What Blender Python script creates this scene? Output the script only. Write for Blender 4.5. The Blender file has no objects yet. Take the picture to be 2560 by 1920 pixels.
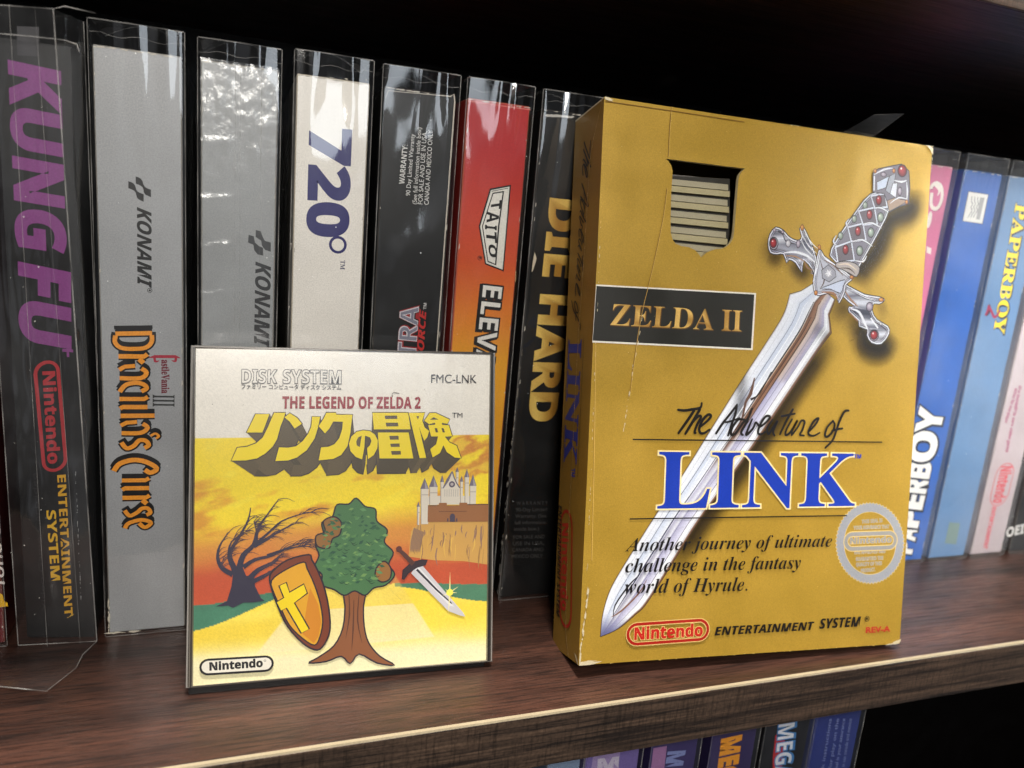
import bpy, math, random
import numpy as np
from mathutils import Vector, Matrix
from mathutils.geometry import tessellate_polygon
random.seed(7)
S = 0.001                                  # everything below is measured in millimetres
scene = bpy.context.scene
coll = scene.collection

# ------------------------------------------------------------------ camera
CAM = (76.9922, -179.0858, 139.7604); YAW, PITCH, ROLL = .3529, -.2083, .0862; FPX = 1886.1
_f = np.array([math.sin(YAW)*math.cos(PITCH), math.cos(YAW)*math.cos(PITCH), math.sin(PITCH)])
_r0 = np.array([math.cos(YAW), -math.sin(YAW), 0.]); _u0 = np.cross(_r0, _f)
_r = math.cos(ROLL)*_r0 + math.sin(ROLL)*_u0; _u = -math.sin(ROLL)*_r0 + math.cos(ROLL)*_u0
CAMP = np.array(CAM)
cd = bpy.data.cameras.new('camera'); cam = bpy.data.objects.new('camera', cd); coll.objects.link(cam)
M = Matrix([[_r[i], _u[i], -_f[i]] for i in range(3)]).to_4x4()
M.translation = Vector(CAM)*S
cam.matrix_world = M
cd.sensor_width = 36; cd.lens = 36*FPX/2560; cd.clip_start = .005; cd.clip_end = 50
cd.dof.use_dof = True; cd.dof.focus_distance = .232; cd.dof.aperture_fstop = 12.5
scene.camera = cam

# ------------------------------------------------------------------ light
scene.view_settings.view_transform = 'Standard'; scene.view_settings.look = 'None'
scene.view_settings.exposure = .1; scene.view_settings.gamma = 1
cy = scene.cycles
cy.max_bounces = 10; cy.transparent_max_bounces = 40; cy.glossy_bounces = 5; cy.diffuse_bounces = 4
cy.caustics_reflective = False; cy.caustics_refractive = False; cy.use_denoising = True
cy.sample_clamp_indirect = 4
def lamp(name, loc, aim, size, power, col, shape='RECTANGLE', sy=None):
    l = bpy.data.lights.new(name, 'AREA'); l.shape = shape; l.size = size*S; l.size_y = (sy or size)*S
    l.energy = power; l.color = col
    o = bpy.data.objects.new(name, l); coll.objects.link(o)
    o.location = Vector(loc)*S
    o.rotation_euler = (Vector(aim)-Vector(loc)).to_track_quat('-Z', 'Y').to_euler()
    return o
lamp('room_lamp', (50, -430, 338), (140, 60, 90), 115, 2.55, (1, .95, .88))
lamp('glint_light', (168, -385, 256), (140, 60, 120), 105, .17, (.84, .92, 1))  # unseen weak lamp added to give soft glints on the film
rf = lamp('right_fill', (715, -310, 350), (415, 67, 85), 110, .34, (.95, .97, .95)); rf.data.spread = math.radians(34)  # unseen narrow lamp added to brighten the right-hand boxes
lamp('ceiling_lamp', (110, -92, 720), (110, 0, 0), 95, 10.5, (1, .93, .84))
w = bpy.data.worlds.new('World'); scene.world = w; w.use_nodes = True
nt = w.node_tree; bg = nt.nodes['Background']
tc = nt.nodes.new('ShaderNodeTexCoord'); nz = nt.nodes.new('ShaderNodeTexNoise'); cr = nt.nodes.new('ShaderNodeValToRGB')
nz.inputs['Scale'].default_value = 3.4; nz.inputs['Detail'].default_value = 3
cr.color_ramp.elements[0].position = .48; cr.color_ramp.elements[0].color = (.02, .018, .018, 1)
cr.color_ramp.elements[1].position = .68; cr.color_ramp.elements[1].color = (1.3, 1.36, 1.5, 1)
nt.links.new(tc.outputs['Generated'], nz.inputs['Vector']); nt.links.new(nz.outputs['Fac'], cr.inputs[0])
nt.links.new(cr.outputs[0], bg.inputs[0]); bg.inputs[1].default_value = .17

# ------------------------------------------------------------------ helpers
def lin(c):
    c = np.asarray(c, float)/255.
    return np.where(c <= .04045, c/12.92, ((c+.055)/1.055)**2.4)
def crop(x0, y0, s):
    def f(*pts):
        if len(pts) == 1: return (x0+s*pts[0][0], y0+s*pts[0][1])
        return [(x0+s*a, y0+s*b) for a, b in pts]
    return f
cA = crop(0, 0, .5426); cB = crop(0, 800, .675); cC = crop(460, 100, .4821); cD = crop(940, 100, .4823)
cE = crop(460, 840, .5544); cF = crop(1340, 200, .4823); cG = crop(1340, 900, .4942); cH = crop(2160, 250, .7233)
cI = crop(1200, 1600, .6148); cJ = crop(460, 840, .3707); cK = crop(460, 1180, .3707); cL = crop(1800, 350, .3618)
cM = crop(2040, 1200, .1929); cN = crop(1640, 360, .1929); cP = crop(1660, 980, .22604); cQ = crop(300, 420, .06028)
cR = crop(2240, 400, .2411); cT = crop(640, 1020, .2441); cU = crop(250, 800, .3254); cV = crop(960, 1160, .1809)
cW = crop(1380, 320, .3614); cX = crop(2200, 1050, .2411); cY = crop(0, 1400, .2411); cZ = crop(0, 1100, .3617); cO = crop(1140, 840, .518)
ID = lambda *p: p[0] if len(p) == 1 else list(p)

class Face:
    """a flat printed side: origin O, right U, up V, outward N; uv() turns a photo point into millimetres on it"""
    def __init__(s, O, U, V):
        s.O = np.array(O, float); s.U = np.array(U, float)/np.linalg.norm(U); s.V = np.array(V, float)/np.linalg.norm(V)
        s.N = np.cross(s.U, s.V); s.N /= np.linalg.norm(s.N); s.V = np.cross(s.N, s.U); s.h = .03; s.clip = None
    def up(s, d=.0014):
        s.h += d; return s.h
    def uv(s, px):
        d = _f + _r*(px[0]-1280)/FPX - _u*(px[1]-960)/FPX
        t = ((s.O-CAMP) @ s.N)/(d @ s.N)
        q = CAMP+t*d-s.O
        return np.array([q @ s.U, q @ s.V])
    def uvs(s, pts): return [s.uv(p) for p in pts]
    def inside(s, p):
        """pull a point back inside the sheet's outline"""
        if s.clip is None: return p
        q = np.array(p, float); n = len(s.clip)
        for i in range(n):
            a, c = s.clip[i], s.clip[(i+1) % n]; e = (c-a)/np.linalg.norm(c-a); m = np.array([-e[1], e[0]]); d = (q-a) @ m
            if d < .03: q = q+m*(.03-d)
        return q
    def P(s, uv, h=0): return s.O+s.U*uv[0]+s.V*uv[1]+s.N*h

class MB:
    """collects shapes (mm, world) into one mesh object with a colour per vertex"""
    def __init__(s): s.v = []; s.f = []; s.c = []; s.m = []; s.sm = []
    def add(s, V, F, col, mat=0, smooth=False):
        b = len(s.v); V = [np.asarray(p, float) for p in V]
        s.v += V
        col = np.asarray(col, float)
        if col.ndim == 1: col = np.tile(np.append(col, 1.)[:4] if len(col) == 3 else col, (len(V), 1))
        elif col.shape[1] == 3: col = np.hstack([col, np.ones((len(col), 1))])
        s.c += list(col)
        for f in F: s.f.append([b+i for i in f])
        s.m += [mat]*len(F); s.sm += [smooth]*len(F)
    def poly(s, fc, uv, col, h=None, holes=(), mat=0):
        h = fc.up() if h is None else h
        loops = [[Vector((p[0], p[1], 0)) for p in uv]]+[[Vector((p[0], p[1], 0)) for p in q] for q in holes]
        tri = tessellate_polygon(loops); pts = [p for l in loops for p in l]
        F = []
        for t in tri:
            a, b, c = (pts[i] for i in t)
            F.append(t if (b-a).cross(c-a).z > 0 else t[::-1])
        if callable(col): col = [lin(col(p.x, p.y)) for p in pts]
        else: col = lin(col)
        s.add([fc.P(p, h) for p in pts], F, col, mat)
    def ribbon(s, fc, uv, wd, col, h=None, mat=0, smooth=3, closed=False):
        h = fc.up() if h is None else h
        P = np.array(uv, float); W = np.array(wd if hasattr(wd, '__len__') else [wd]*len(P), float)
        if smooth > 1 and len(P) > 2: P, W = spline(P, W, smooth, closed)
        n = len(P); T = np.empty_like(P)
        for i in range(n):
            a = P[(i-1) % n] if closed else P[max(i-1, 0)]; b = P[(i+1) % n] if closed else P[min(i+1, n-1)]
            d = b-a; T[i] = d/(np.linalg.norm(d)+1e-9)
        Nn = np.stack([-T[:, 1], T[:, 0]], 1)
        L = P+Nn*W[:, None]/2; R = P-Nn*W[:, None]/2
        V = [fc.P(p, h) for p in L]+[fc.P(p, h) for p in R]
        k = n if closed else n-1
        F = [(i, n+i, n+(i+1) % n, (i+1) % n) for i in range(k)]
        cc = lin(col)
        if cc.ndim == 2 and len(cc) != n: cc = np.array([cc[int(i*(len(cc)-1)/(n-1))] for i in range(n)])
        s.add(V, F, cc if cc.ndim == 1 else np.vstack([cc, cc]), mat)
    def disc(s, fc, c, r, col, h=None, n=20, edge=None, ry=None, mat=0, hi=(-.3, .35)):
        h = fc.up() if h is None else h
        V = [fc.P((c[0]+r*hi[0]*(edge is not None), c[1]+(ry or r)*hi[1]*(edge is not None)), h)]
        V += [fc.P((c[0]+r*math.cos(2*math.pi*i/n), c[1]+(ry or r)*math.sin(2*math.pi*i/n)), h) for i in range(n)]
        C = [lin(col)]+[lin(edge if edge is not None else col)]*n
        s.add(V, [(0, 1+i, 1+(i+1) % n) for i in range(n)], C, mat)
    def text(s, fc, string, p0, p1, p2, col, style='', off=0., gap=0, mat=0, h=None, d=(0, 0)):
        """p0 start of the baseline, p1 its end, p2 capital height above the start (photo points)"""
        h = fc.up() if h is None else h
        a, b, c = fc.uv(p0), fc.uv(p1), fc.uv(p2)
        V0, _ = glyphs(string, style, 0.); V, F = glyphs(string, style, off)
        cap = glyphs('H' if style != 'frak' else 'D', style, 0.)[0][:, 1].max()
        x0, x1 = V0[:, 0].min(), V0[:, 0].max()
        Q = a+np.outer((V[:, 0]-x0)/(x1-x0), b-a)+np.outer(V[:, 1]/cap, c-a)+np.array(d)
        cc = np.array([lin(col(*q)) for q in Q]) if callable(col) else lin(col)
        flip = np.cross(b-a, c-a) < 0
        s.add([fc.P(q, h) for q in Q], [f[::-1] if flip else f for f in F], cc, mat)
    def box(s, x0, x1, y0, y1, z0, z1, col, ch=.5, mat=0, ecol=None):
        """chamfered box, edges may have a worn colour"""
        X = (x0, x1); Y = (y0, y1); Z = (z0, z1); V = []; F = []; idx = {}
        col = lin(col); ec = lin(ecol) if ecol is not None else col
        for i in (0, 1):
            for j in (0, 1):
                for k in (0, 1):
                    p = np.array([X[i], Y[j], Z[k]]); sg = np.array([1-2*i, 1-2*j, 1-2*k])
                    for ax in range(3):
                        q = p+sg*ch; q[ax] = p[ax]; idx[i, j, k, ax] = len(V); V.append(q)
        ctr = np.array([(x0+x1)/2, (y0+y1)/2, (z0+z1)/2])
        def quad(ids, c):
            pts = [V[t] for t in ids]; n = np.cross(pts[1]-pts[0], pts[2]-pts[0])
            if n @ (sum(pts)/len(pts)-ctr) < 0: pts = pts[::-1]
            s.add(pts, [tuple(range(len(pts)))], c, mat)
        for e in (0, 1):
            quad([idx[e, 0, 0, 0], idx[e, 1, 0, 0], idx[e, 1, 1, 0], idx[e, 0, 1, 0]], col)
            quad([idx[0, e, 0, 1], idx[1, e, 0, 1], idx[1, e, 1, 1], idx[0, e, 1, 1]], col)
            quad([idx[0, 0, e, 2], idx[1, 0, e, 2], idx[1, 1, e, 2], idx[0, 1, e, 2]], col)
        for a in (0, 1):
            for b in (0, 1):
                quad([idx[0, a, b, 1], idx[1, a, b, 1], idx[1, a, b, 2], idx[0, a, b, 2]], ec)
                quad([idx[a, 0, b, 0], idx[a, 1, b, 0], idx[a, 1, b, 2], idx[a, 0, b, 2]], ec)
                quad([idx[a, b, 0, 0], idx[a, b, 1, 0], idx[a, b, 1, 1], idx[a, b, 0, 1]], ec)
                for c in (0, 1): quad([idx[a, b, c, 0], idx[a, b, c, 1], idx[a, b, c, 2]], ec)
    def quad4(s, pts, col, mat=0): s.add(pts, [tuple(range(len(pts)))], lin(col), mat)
    def slab(s, fc, uv, h0, h1, col, mat=0, side=None):
        """a polygon of the face given thickness"""
        s.poly(fc, uv, col, h1, mat=mat); n = len(uv)
        ar = sum(uv[i][0]*uv[(i+1) % n][1]-uv[(i+1) % n][0]*uv[i][1] for i in range(n))
        for i in range(n):
            a, b = uv[i], uv[(i+1) % n]
            if ar < 0: a, b = b, a
            s.quad4([fc.P(a, h0), fc.P(b, h0), fc.P(b, h1), fc.P(a, h1)], side if side is not None else col, mat)
    def build(s, name, mats, parent=None, label=None):
        loc = np.zeros(3); q = parent
        while q: loc = loc+np.array(q.location)/S; q = q.parent
        me = bpy.data.meshes.new(name)
        me.from_pydata([tuple((p-loc)*S) for p in s.v], [], s.f)
        for m in mats: me.materials.append(m)
        me.polygons.foreach_set('material_index', s.m); me.polygons.foreach_set('use_smooth', s.sm)
        ca = me.color_attributes.new('Col', 'FLOAT_COLOR', 'POINT')
        ca.data.foreach_set('color', np.array(s.c, np.float32).ravel())
        me.update()
        o = bpy.data.objects.new(name, me); coll.objects.link(o)
        if parent: o.parent = parent
        if label: o['label'] = label
        return o

def spline(P, W, k, closed=False):
    n = len(P); oP = []; oW = []
    g = lambda A, i: A[i % n] if closed else A[min(max(i, 0), n-1)]
    for i in range(n if closed else n-1):
        for j in range(k):
            t = j/k; p0, p1, p2, p3 = g(P, i-1), g(P, i), g(P, i+1), g(P, i+2)
            oP.append(.5*(2*p1+(p2-p0)*t+(2*p0-5*p1+4*p2-p3)*t*t+(3*p1-p0-3*p2+p3)*t**3))
            oW.append(g(W, i)*(1-t)+g(W, i+1)*t)
    if not closed: oP.append(P[-1]); oW.append(W[-1])
    return np.array(oP), np.array(oW)

BASE = {'serif': (0x1d400, 0x1d7ce), 'serifit': (0x1d468, None), 'frak': (0x1d56c, None), 'script': (0x1d4d0, None),
        'sansit': (0x1d63c, None), 'sans': (0x1d5d4, 0x1d7ec)}
_gc = {}
def glyphs(string, style, off):
    key = (string, style, off)
    if key in _gc: return _gc[key]
    t = string
    if style in BASE:
        b, dg = BASE[style]; t = ''
        for ch in string:
            if 'A' <= ch <= 'Z': t += chr(b+ord(ch)-65)
            elif 'a' <= ch <= 'z': t += chr(b+26+ord(ch)-97)
            elif ch.isdigit() and ch.isascii() and dg: t += chr(dg+int(ch))
            else: t += ch
    c = bpy.data.curves.new('lettering', 'FONT'); c.body = t; c.size = 1; c.offset = off; c.fill_mode = 'FRONT'; c.resolution_u = 5
    o = bpy.data.objects.new('lettering', c); coll.objects.link(o)
    dg = bpy.context.evaluated_depsgraph_get(); dg.update()
    me = o.evaluated_get(dg).to_mesh()
    V = np.array([v.co[:2] for v in me.vertices]); F = []
    for p in me.polygons:
        i = list(p.vertices); a, b_, c_ = V[i[0]], V[i[1]], V[i[2]]
        if np.cross(b_-a, c_-a) < 0: i = i[::-1]
        F.append(i)
    o.evaluated_get(dg).to_mesh_clear()
    bpy.data.objects.remove(o); bpy.data.curves.remove(c)
    _gc[key] = (V, F); return V, F

def pill(mb, fc, p0, p1, p2, wd, col, fill=None, n=10, h=None):
    """rounded outline: p0 start of the lower side, p1 its end, p2 above the start"""
    a, b, c = fc.uv(p0), fc.uv(p1), fc.uv(p2); L = np.linalg.norm(b-a); Hh = np.linalg.norm(c-a); r = Hh/2
    ex = (b-a)/L; ey = (c-a)/Hh; pts = []
    for k in range(n+1):
        t = -math.pi/2+math.pi*k/n; pts.append(a+ex*(L-r+r*math.cos(t))+ey*(r+r*math.sin(t)))
    for k in range(n+1):
        t = math.pi/2+math.pi*k/n; pts.append(a+ex*(r+r*math.cos(t))+ey*(r+r*math.sin(t)))
    if fill is not None: mb.poly(fc, pts, fill)
    mb.ribbon(fc, pts, wd, col, smooth=1, closed=True)

def root(name, label, cat, loc, group=None):
    o = bpy.data.objects.new(name, None); coll.objects.link(o); o.location = Vector(loc)*S
    o.empty_display_size = .01
    o['label'] = label; o['category'] = cat
    if group: o['group'] = group
    return o

# value noise for painted skies
_rng = np.random.default_rng(3); _tab = _rng.random((64, 64))
def vnoise(x, y):
    xi = np.floor(x).astype(int); yi = np.floor(y).astype(int); fx = x-xi; fy = y-yi
    fx = fx*fx*(3-2*fx); fy = fy*fy*(3-2*fy); g = lambda a, b: _tab[a % 64, b % 64]
    return (g(xi, yi)*(1-fx)+g(xi+1, yi)*fx)*(1-fy)+(g(xi, yi+1)*(1-fx)+g(xi+1, yi+1)*fx)*fy
def fbm(x, y, o=4):
    s = 0; a = .5; t = 0
    for k in range(o): s = s+a*vnoise(x*2**k+17*k, y*2**k+5*k); t += a; a *= .5
    return s/t
def sstep(a, b, x):
    t = np.clip((x-a)/(b-a), 0, 1); return t*t*(3-2*t)

# ------------------------------------------------------------------ materials
def mat(name):
    m = bpy.data.materials.new(name); m.use_nodes = True; nt = m.node_tree
    return m, nt, nt.nodes['Principled BSDF']
def N(nt, t, **k):
    n = nt.nodes.new(t)
    for a, b in k.items(): setattr(n, a, b)
    return n
def noise(nt, scale, detail=3, vec=None, rough=.5, stretch=None):
    n = N(nt, 'ShaderNodeTexNoise'); n.inputs['Scale'].default_value = scale; n.inputs['Detail'].default_value = detail
    n.inputs['Roughness'].default_value = rough
    tc = N(nt, 'ShaderNodeTexCoord'); mp = N(nt, 'ShaderNodeMapping')
    if stretch: mp.inputs['Scale'].default_value = stretch
    nt.links.new(tc.outputs['Object'], mp.inputs[0]); nt.links.new(mp.outputs[0], n.inputs['Vector'])
    return n
def maprange(nt, src, a, b, c, d):
    m = N(nt, 'ShaderNodeMapRange'); nt.links.new(src, m.inputs[0])
    for i, v in enumerate((a, b, c, d)): m.inputs[i+1].default_value = v
    return m.outputs[0]
def mulcol(nt, col, fac):
    m = N(nt, 'ShaderNodeMix', data_type='RGBA', blend_type='MULTIPLY'); m.inputs[0].default_value = 1
    nt.links.new(col, m.inputs[6]); cb = N(nt, 'ShaderNodeCombineColor')
    for i in range(3): nt.links.new(fac, cb.inputs[i])
    nt.links.new(cb.outputs[0], m.inputs[7]); return m.outputs[2]
def bump(nt, src, strength, dist, bsdf):
    b = N(nt, 'ShaderNodeBump'); b.inputs['Strength'].default_value = strength; b.inputs['Distance'].default_value = dist
    nt.links.new(src, b.inputs['Height']); nt.links.new(b.outputs[0], bsdf.inputs['Normal']); return b
def ink(name, rough=.45, spec=.4, metallic=0., grain=.12, gscale=2600, bmp=.12, wave=0.):
    m, nt, p = mat(name)
    at = N(nt, 'ShaderNodeVertexColor', layer_name='Col')
    n = noise(nt, gscale, 2); big = noise(nt, 60, 4)
    c1 = mulcol(nt, at.outputs[0], maprange(nt, n.outputs[0], .3, .7, 1-grain, 1+grain))
    c2 = mulcol(nt, c1, maprange(nt, big.outputs[0], .3, .7, .95, 1.05))
    nt.links.new(c2, p.inputs['Base Color']); p.inputs['Metallic'].default_value = metallic
    p.inputs['Specular IOR Level'].default_value = spec
    nt.links.new(maprange(nt, big.outputs[0], .3, .7, rough-.06, rough+.08), p.inputs['Roughness'])
    b1 = bump(nt, n.outputs[0], bmp, .0002, p)
    if wave:                                 # card is never quite flat
        wv = noise(nt, 7, 1); b2 = N(nt, 'ShaderNodeBump'); b2.inputs['Strength'].default_value = wave; b2.inputs['Distance'].default_value = .006
        nt.links.new(wv.outputs[0], b2.inputs['Height']); nt.links.new(b2.outputs[0], b1.inputs['Normal'])
    return m
M_ink = ink('printed_card', .42, .45)
M_cover = ink('printed_paper', .5, .3, grain=.025, gscale=4200, bmp=.02)
M_gold = ink('gold_card', .42, .5, metallic=.3, grain=.12, gscale=2600, bmp=.14, wave=.3)
M_foil = ink('silver_foil', .4, .6, metallic=.2, grain=.1)
M_pl = ink('dark_plastic', .22, .55, grain=.04, bmp=.02)
M_cart = ink('cartridge_plastic', .5, .4, grain=.1, gscale=3000, bmp=.15)

def soft():   # printed airbrush tone: colour with an opacity per vertex
    m, nt, p = mat('airbrush_ink'); at = N(nt, 'ShaderNodeVertexColor', layer_name='Col')
    tr = N(nt, 'ShaderNodeBsdfTransparent'); mx = N(nt, 'ShaderNodeMixShader')
    nt.links.new(at.outputs[0], p.inputs['Base Color']); p.inputs['Roughness'].default_value = .5
    nt.links.new(at.outputs[1], mx.inputs[0]); nt.links.new(tr.outputs[0], mx.inputs[1]); nt.links.new(p.outputs[0], mx.inputs[2])
    nt.links.new(mx.outputs[0], nt.nodes['Material Output'].inputs[0]); return m
M_soft = soft()
def film(name, haze=.03, k=1.0, wav=.35, wscale=28, rough=.07, crinkle=0., stretch=(1, 1, .45)):
    m, nt, p = mat(name); nt.nodes.remove(p)
    out = nt.nodes['Material Output']
    g = N(nt, 'ShaderNodeBsdfGlossy'); g.inputs['Roughness'].default_value = rough
    tr = N(nt, 'ShaderNodeBsdfTransparent'); tr.inputs[0].default_value = (.96, .965, .965, 1)
    df = N(nt, 'ShaderNodeBsdfDiffuse'); df.inputs[0].default_value = (.75, .76, .78, 1)
    n1 = noise(nt, wscale, 3, stretch=stretch); hz = noise(nt, 22, 5, rough=.65)
    bp = N(nt, 'ShaderNodeBump'); bp.inputs['Strength'].default_value = wav; bp.inputs['Distance'].default_value = .004
    nt.links.new(n1.outputs[0], bp.inputs['Height'])
    last = bp
    if crinkle:
        n2 = noise(nt, 260, 4, stretch=(1, 1, .7)); b2 = N(nt, 'ShaderNodeBump'); b2.inputs['Strength'].default_value = crinkle; b2.inputs['Distance'].default_value = .001
        nt.links.new(n2.outputs[0], b2.inputs['Height']); nt.links.new(bp.outputs[0], b2.inputs['Normal']); last = b2
    nt.links.new(last.outputs[0], g.inputs['Normal'])
    ge = N(nt, 'ShaderNodeNewGeometry'); dt = N(nt, 'ShaderNodeVectorMath', operation='DOT_PRODUCT')
    nt.links.new(last.outputs[0], dt.inputs[0]); nt.links.new(ge.outputs['Incoming'], dt.inputs[1])
    def op(o_, a, b_=None, v=0., cl=False):
        q = N(nt, 'ShaderNodeMath', operation=o_, use_clamp=cl)
        for i_, x in enumerate((a, b_)):
            if x is not None: nt.links.new(x, q.inputs[i_])
            else: q.inputs[i_].default_value = v
        return q.outputs[0]
    ab = op('ABSOLUTE', dt.outputs['Value']); inv = op('SUBTRACT', None, ab, 1., True); pw = op('POWER', inv, None, 5.)
    f1 = op('MULTIPLY', pw, None, .9*min(1, k)); mu = N(nt, 'ShaderNodeMath', operation='ADD', use_clamp=True); nt.links.new(f1, mu.inputs[0]); mu.inputs[1].default_value = .075*k
    m1 = N(nt, 'ShaderNodeMixShader'); m2 = N(nt, 'ShaderNodeMixShader')
    nt.links.new(maprange(nt, hz.outputs[0], .4, .75, haze*.35, haze*1.8), m1.inputs[0])
    nt.links.new(tr.outputs[0], m1.inputs[1]); nt.links.new(df.outputs[0], m1.inputs[2])
    nt.links.new(mu.outputs[0], m2.inputs[0]); nt.links.new(m1.outputs[0], m2.inputs[1]); nt.links.new(g.outputs[0], m2.inputs[2])
    nt.links.new(m2.outputs[0], out.inputs[0]); return m
M_film = film('clear_film', .008); M_flap = film('flap_film', .02, .32, .25, 22, .1); M_shrink = film('shrink_wrap', .03, .55, .3, 40, .2, .4)
M_far = film('glare_haze_film', .06); M_loose = film('loose_film', .03, 1.25, .5, 22, .1)  # M_far: its extra haze paints reflected light into the right-hand sleeves
M_case = film('clear_case_lid', .012, .8, .12, 40, .2)
def edge():
    m, nt, p = mat('film_fold'); tr = N(nt, 'ShaderNodeBsdfTransparent'); mx = N(nt, 'ShaderNodeMixShader')
    p.inputs['Base Color'].default_value = (.62, .6, .57, 1); p.inputs['Roughness'].default_value = .15
    n = noise(nt, 90, 4)
    nt.links.new(maprange(nt, n.outputs[0], .35, .65, .05, .38), mx.inputs[0])
    nt.links.new(tr.outputs[0], mx.inputs[1]); nt.links.new(p.outputs[0], mx.inputs[2])
    nt.links.new(mx.outputs[0], nt.nodes['Material Output'].inputs[0]); return m
M_edge = edge()
def wood():
    m, nt, p = mat('walnut_laminate')
    a = noise(nt, 9, 5, stretch=(1, 11, 11), rough=.6); b = noise(nt, 30, 3, stretch=(1.4, 26, 26), rough=.7); c = noise(nt, 5, 3)
    cr = N(nt, 'ShaderNodeValToRGB'); e = cr.color_ramp.elements
    e[0].position = .3; e[0].color = (.018, .0085, .0065, 1); e[1].position = .7; e[1].color = (.078, .033, .022, 1)
    nt.links.new(a.outputs[0], cr.inputs[0])
    g = noise(nt, 62, 3, stretch=(1.2, 24, 24), rough=.7); h = noise(nt, 1500, 2)
    c1 = mulcol(nt, cr.outputs[0], maprange(nt, b.outputs[0], .36, .52, .5, 1.)); c1 = mulcol(nt, c1, maprange(nt, g.outputs[0], .40, .50, .45, 1.05)); c1 = mulcol(nt, c1, maprange(nt, h.outputs[0], .3, .7, .85, 1.15))
    c2 = mulcol(nt, c1, maprange(nt, c.outputs[0], .3, .7, .8, 1.2))
    nt.links.new(c2, p.inputs['Base Color']); p.inputs['Specular IOR Level'].default_value = .45
    nt.links.new(maprange(nt, b.outputs[0], .3, .7, .5, .3), p.inputs['Roughness'])
    bump(nt, b.outputs[0], .35, .0004, p); return m
M_wood = wood()
def edgewood():
    m, nt, p = mat('printed_edge_veneer')
    a = noise(nt, 26, 6, stretch=(.7, 1, 24), rough=.75); b = noise(nt, 80, 4, stretch=(12, 1, 1.0), rough=.7); d = noise(nt, 900, 2)
    cr = N(nt, 'ShaderNodeValToRGB'); e = cr.color_ramp.elements
    e[0].position = .40; e[0].color = (.016, .011, .009, 1); e[1].position = .66; e[1].color = (.105, .066, .044, 1)
    nt.links.new(a.outputs[0], cr.inputs[0])
    c1 = mulcol(nt, cr.outputs[0], maprange(nt, b.outputs[0], .38, .5, .55, 1.)); c2 = mulcol(nt, c1, maprange(nt, d.outputs[0], .3, .7, .75, 1.2))
    nt.links.new(c2, p.inputs['Base Color']); p.inputs['Roughness'].default_value = .42; bump(nt, a.outputs[0], .2, .0003, p); return m
M_edgewood = edgewood()

# ------------------------------------------------------------------ bookcase
bc = root('bookcase', 'dark walnut bookcase shelf with pale chipped front edge and black back', 'bookcase', (150, 100, 0))
TH = 17.82; XL, XR, YB = -420, 900, 216
def board(name, z0, z1, parent, y0=0.):
    b = MB(); b.box(XL, XR, y0+1.2, YB, z0, z1, (90, 60, 50), .15, 0)
    return b.build(name, [M_wood], parent)
sb = board('shelf_board', -TH, 0, bc)
e = MB(); e.box(XL, XR, -.02, 1.15, -TH, -.62, (80, 60, 50), .1, 0); e.build('front_edge', [M_edgewood], sb)
e = MB()                                     # chipped cream strip along the top of the edge band
xs = np.arange(XL, XR+1, 2.); rr = np.random.default_rng(5); zb = -.68+.3*(fbm(xs*.05, xs*0, 4)-.5)+.05*rr.standard_normal(len(xs))
V = []
for x, z in zip(xs, zb): V += [(x, .05, z), (x, .25, -.05), (x, 1.2, .06)]
F = []
for i in range(len(xs)-1):
    for k in (0, 1): F.append((3*i+k, 3*i+3+k, 3*i+4+k, 3*i+1+k))
e.add(V, F, lin((152, 140, 116))); e.build('edge_strip', [M_ink], sb)
ub = board('upper_board', 213.6, 231.4, bc)
e = MB(); e.box(XL, XR, -.02, 1.15, 213.6, 231.4, (80, 60, 50), .3, 0); e.build('front_edge', [M_edgewood], ub)
board('lower_board', -329, -311, bc)
e = MB(); e.box(XL, XR, YB+.5, YB+6, -329, 232, (5, 4, 4), .1, 0); e.build('back_panel', [M_ink], bc)
for x, nm in ((XL-18, 'side_panel'), (XR, 'side_panel')):
    e = MB(); e.box(x+.2, x+17.8, 0, YB+6, -340, 260, (60, 40, 34), .2, 0); e.build(nm, [M_wood], bc)

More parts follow.
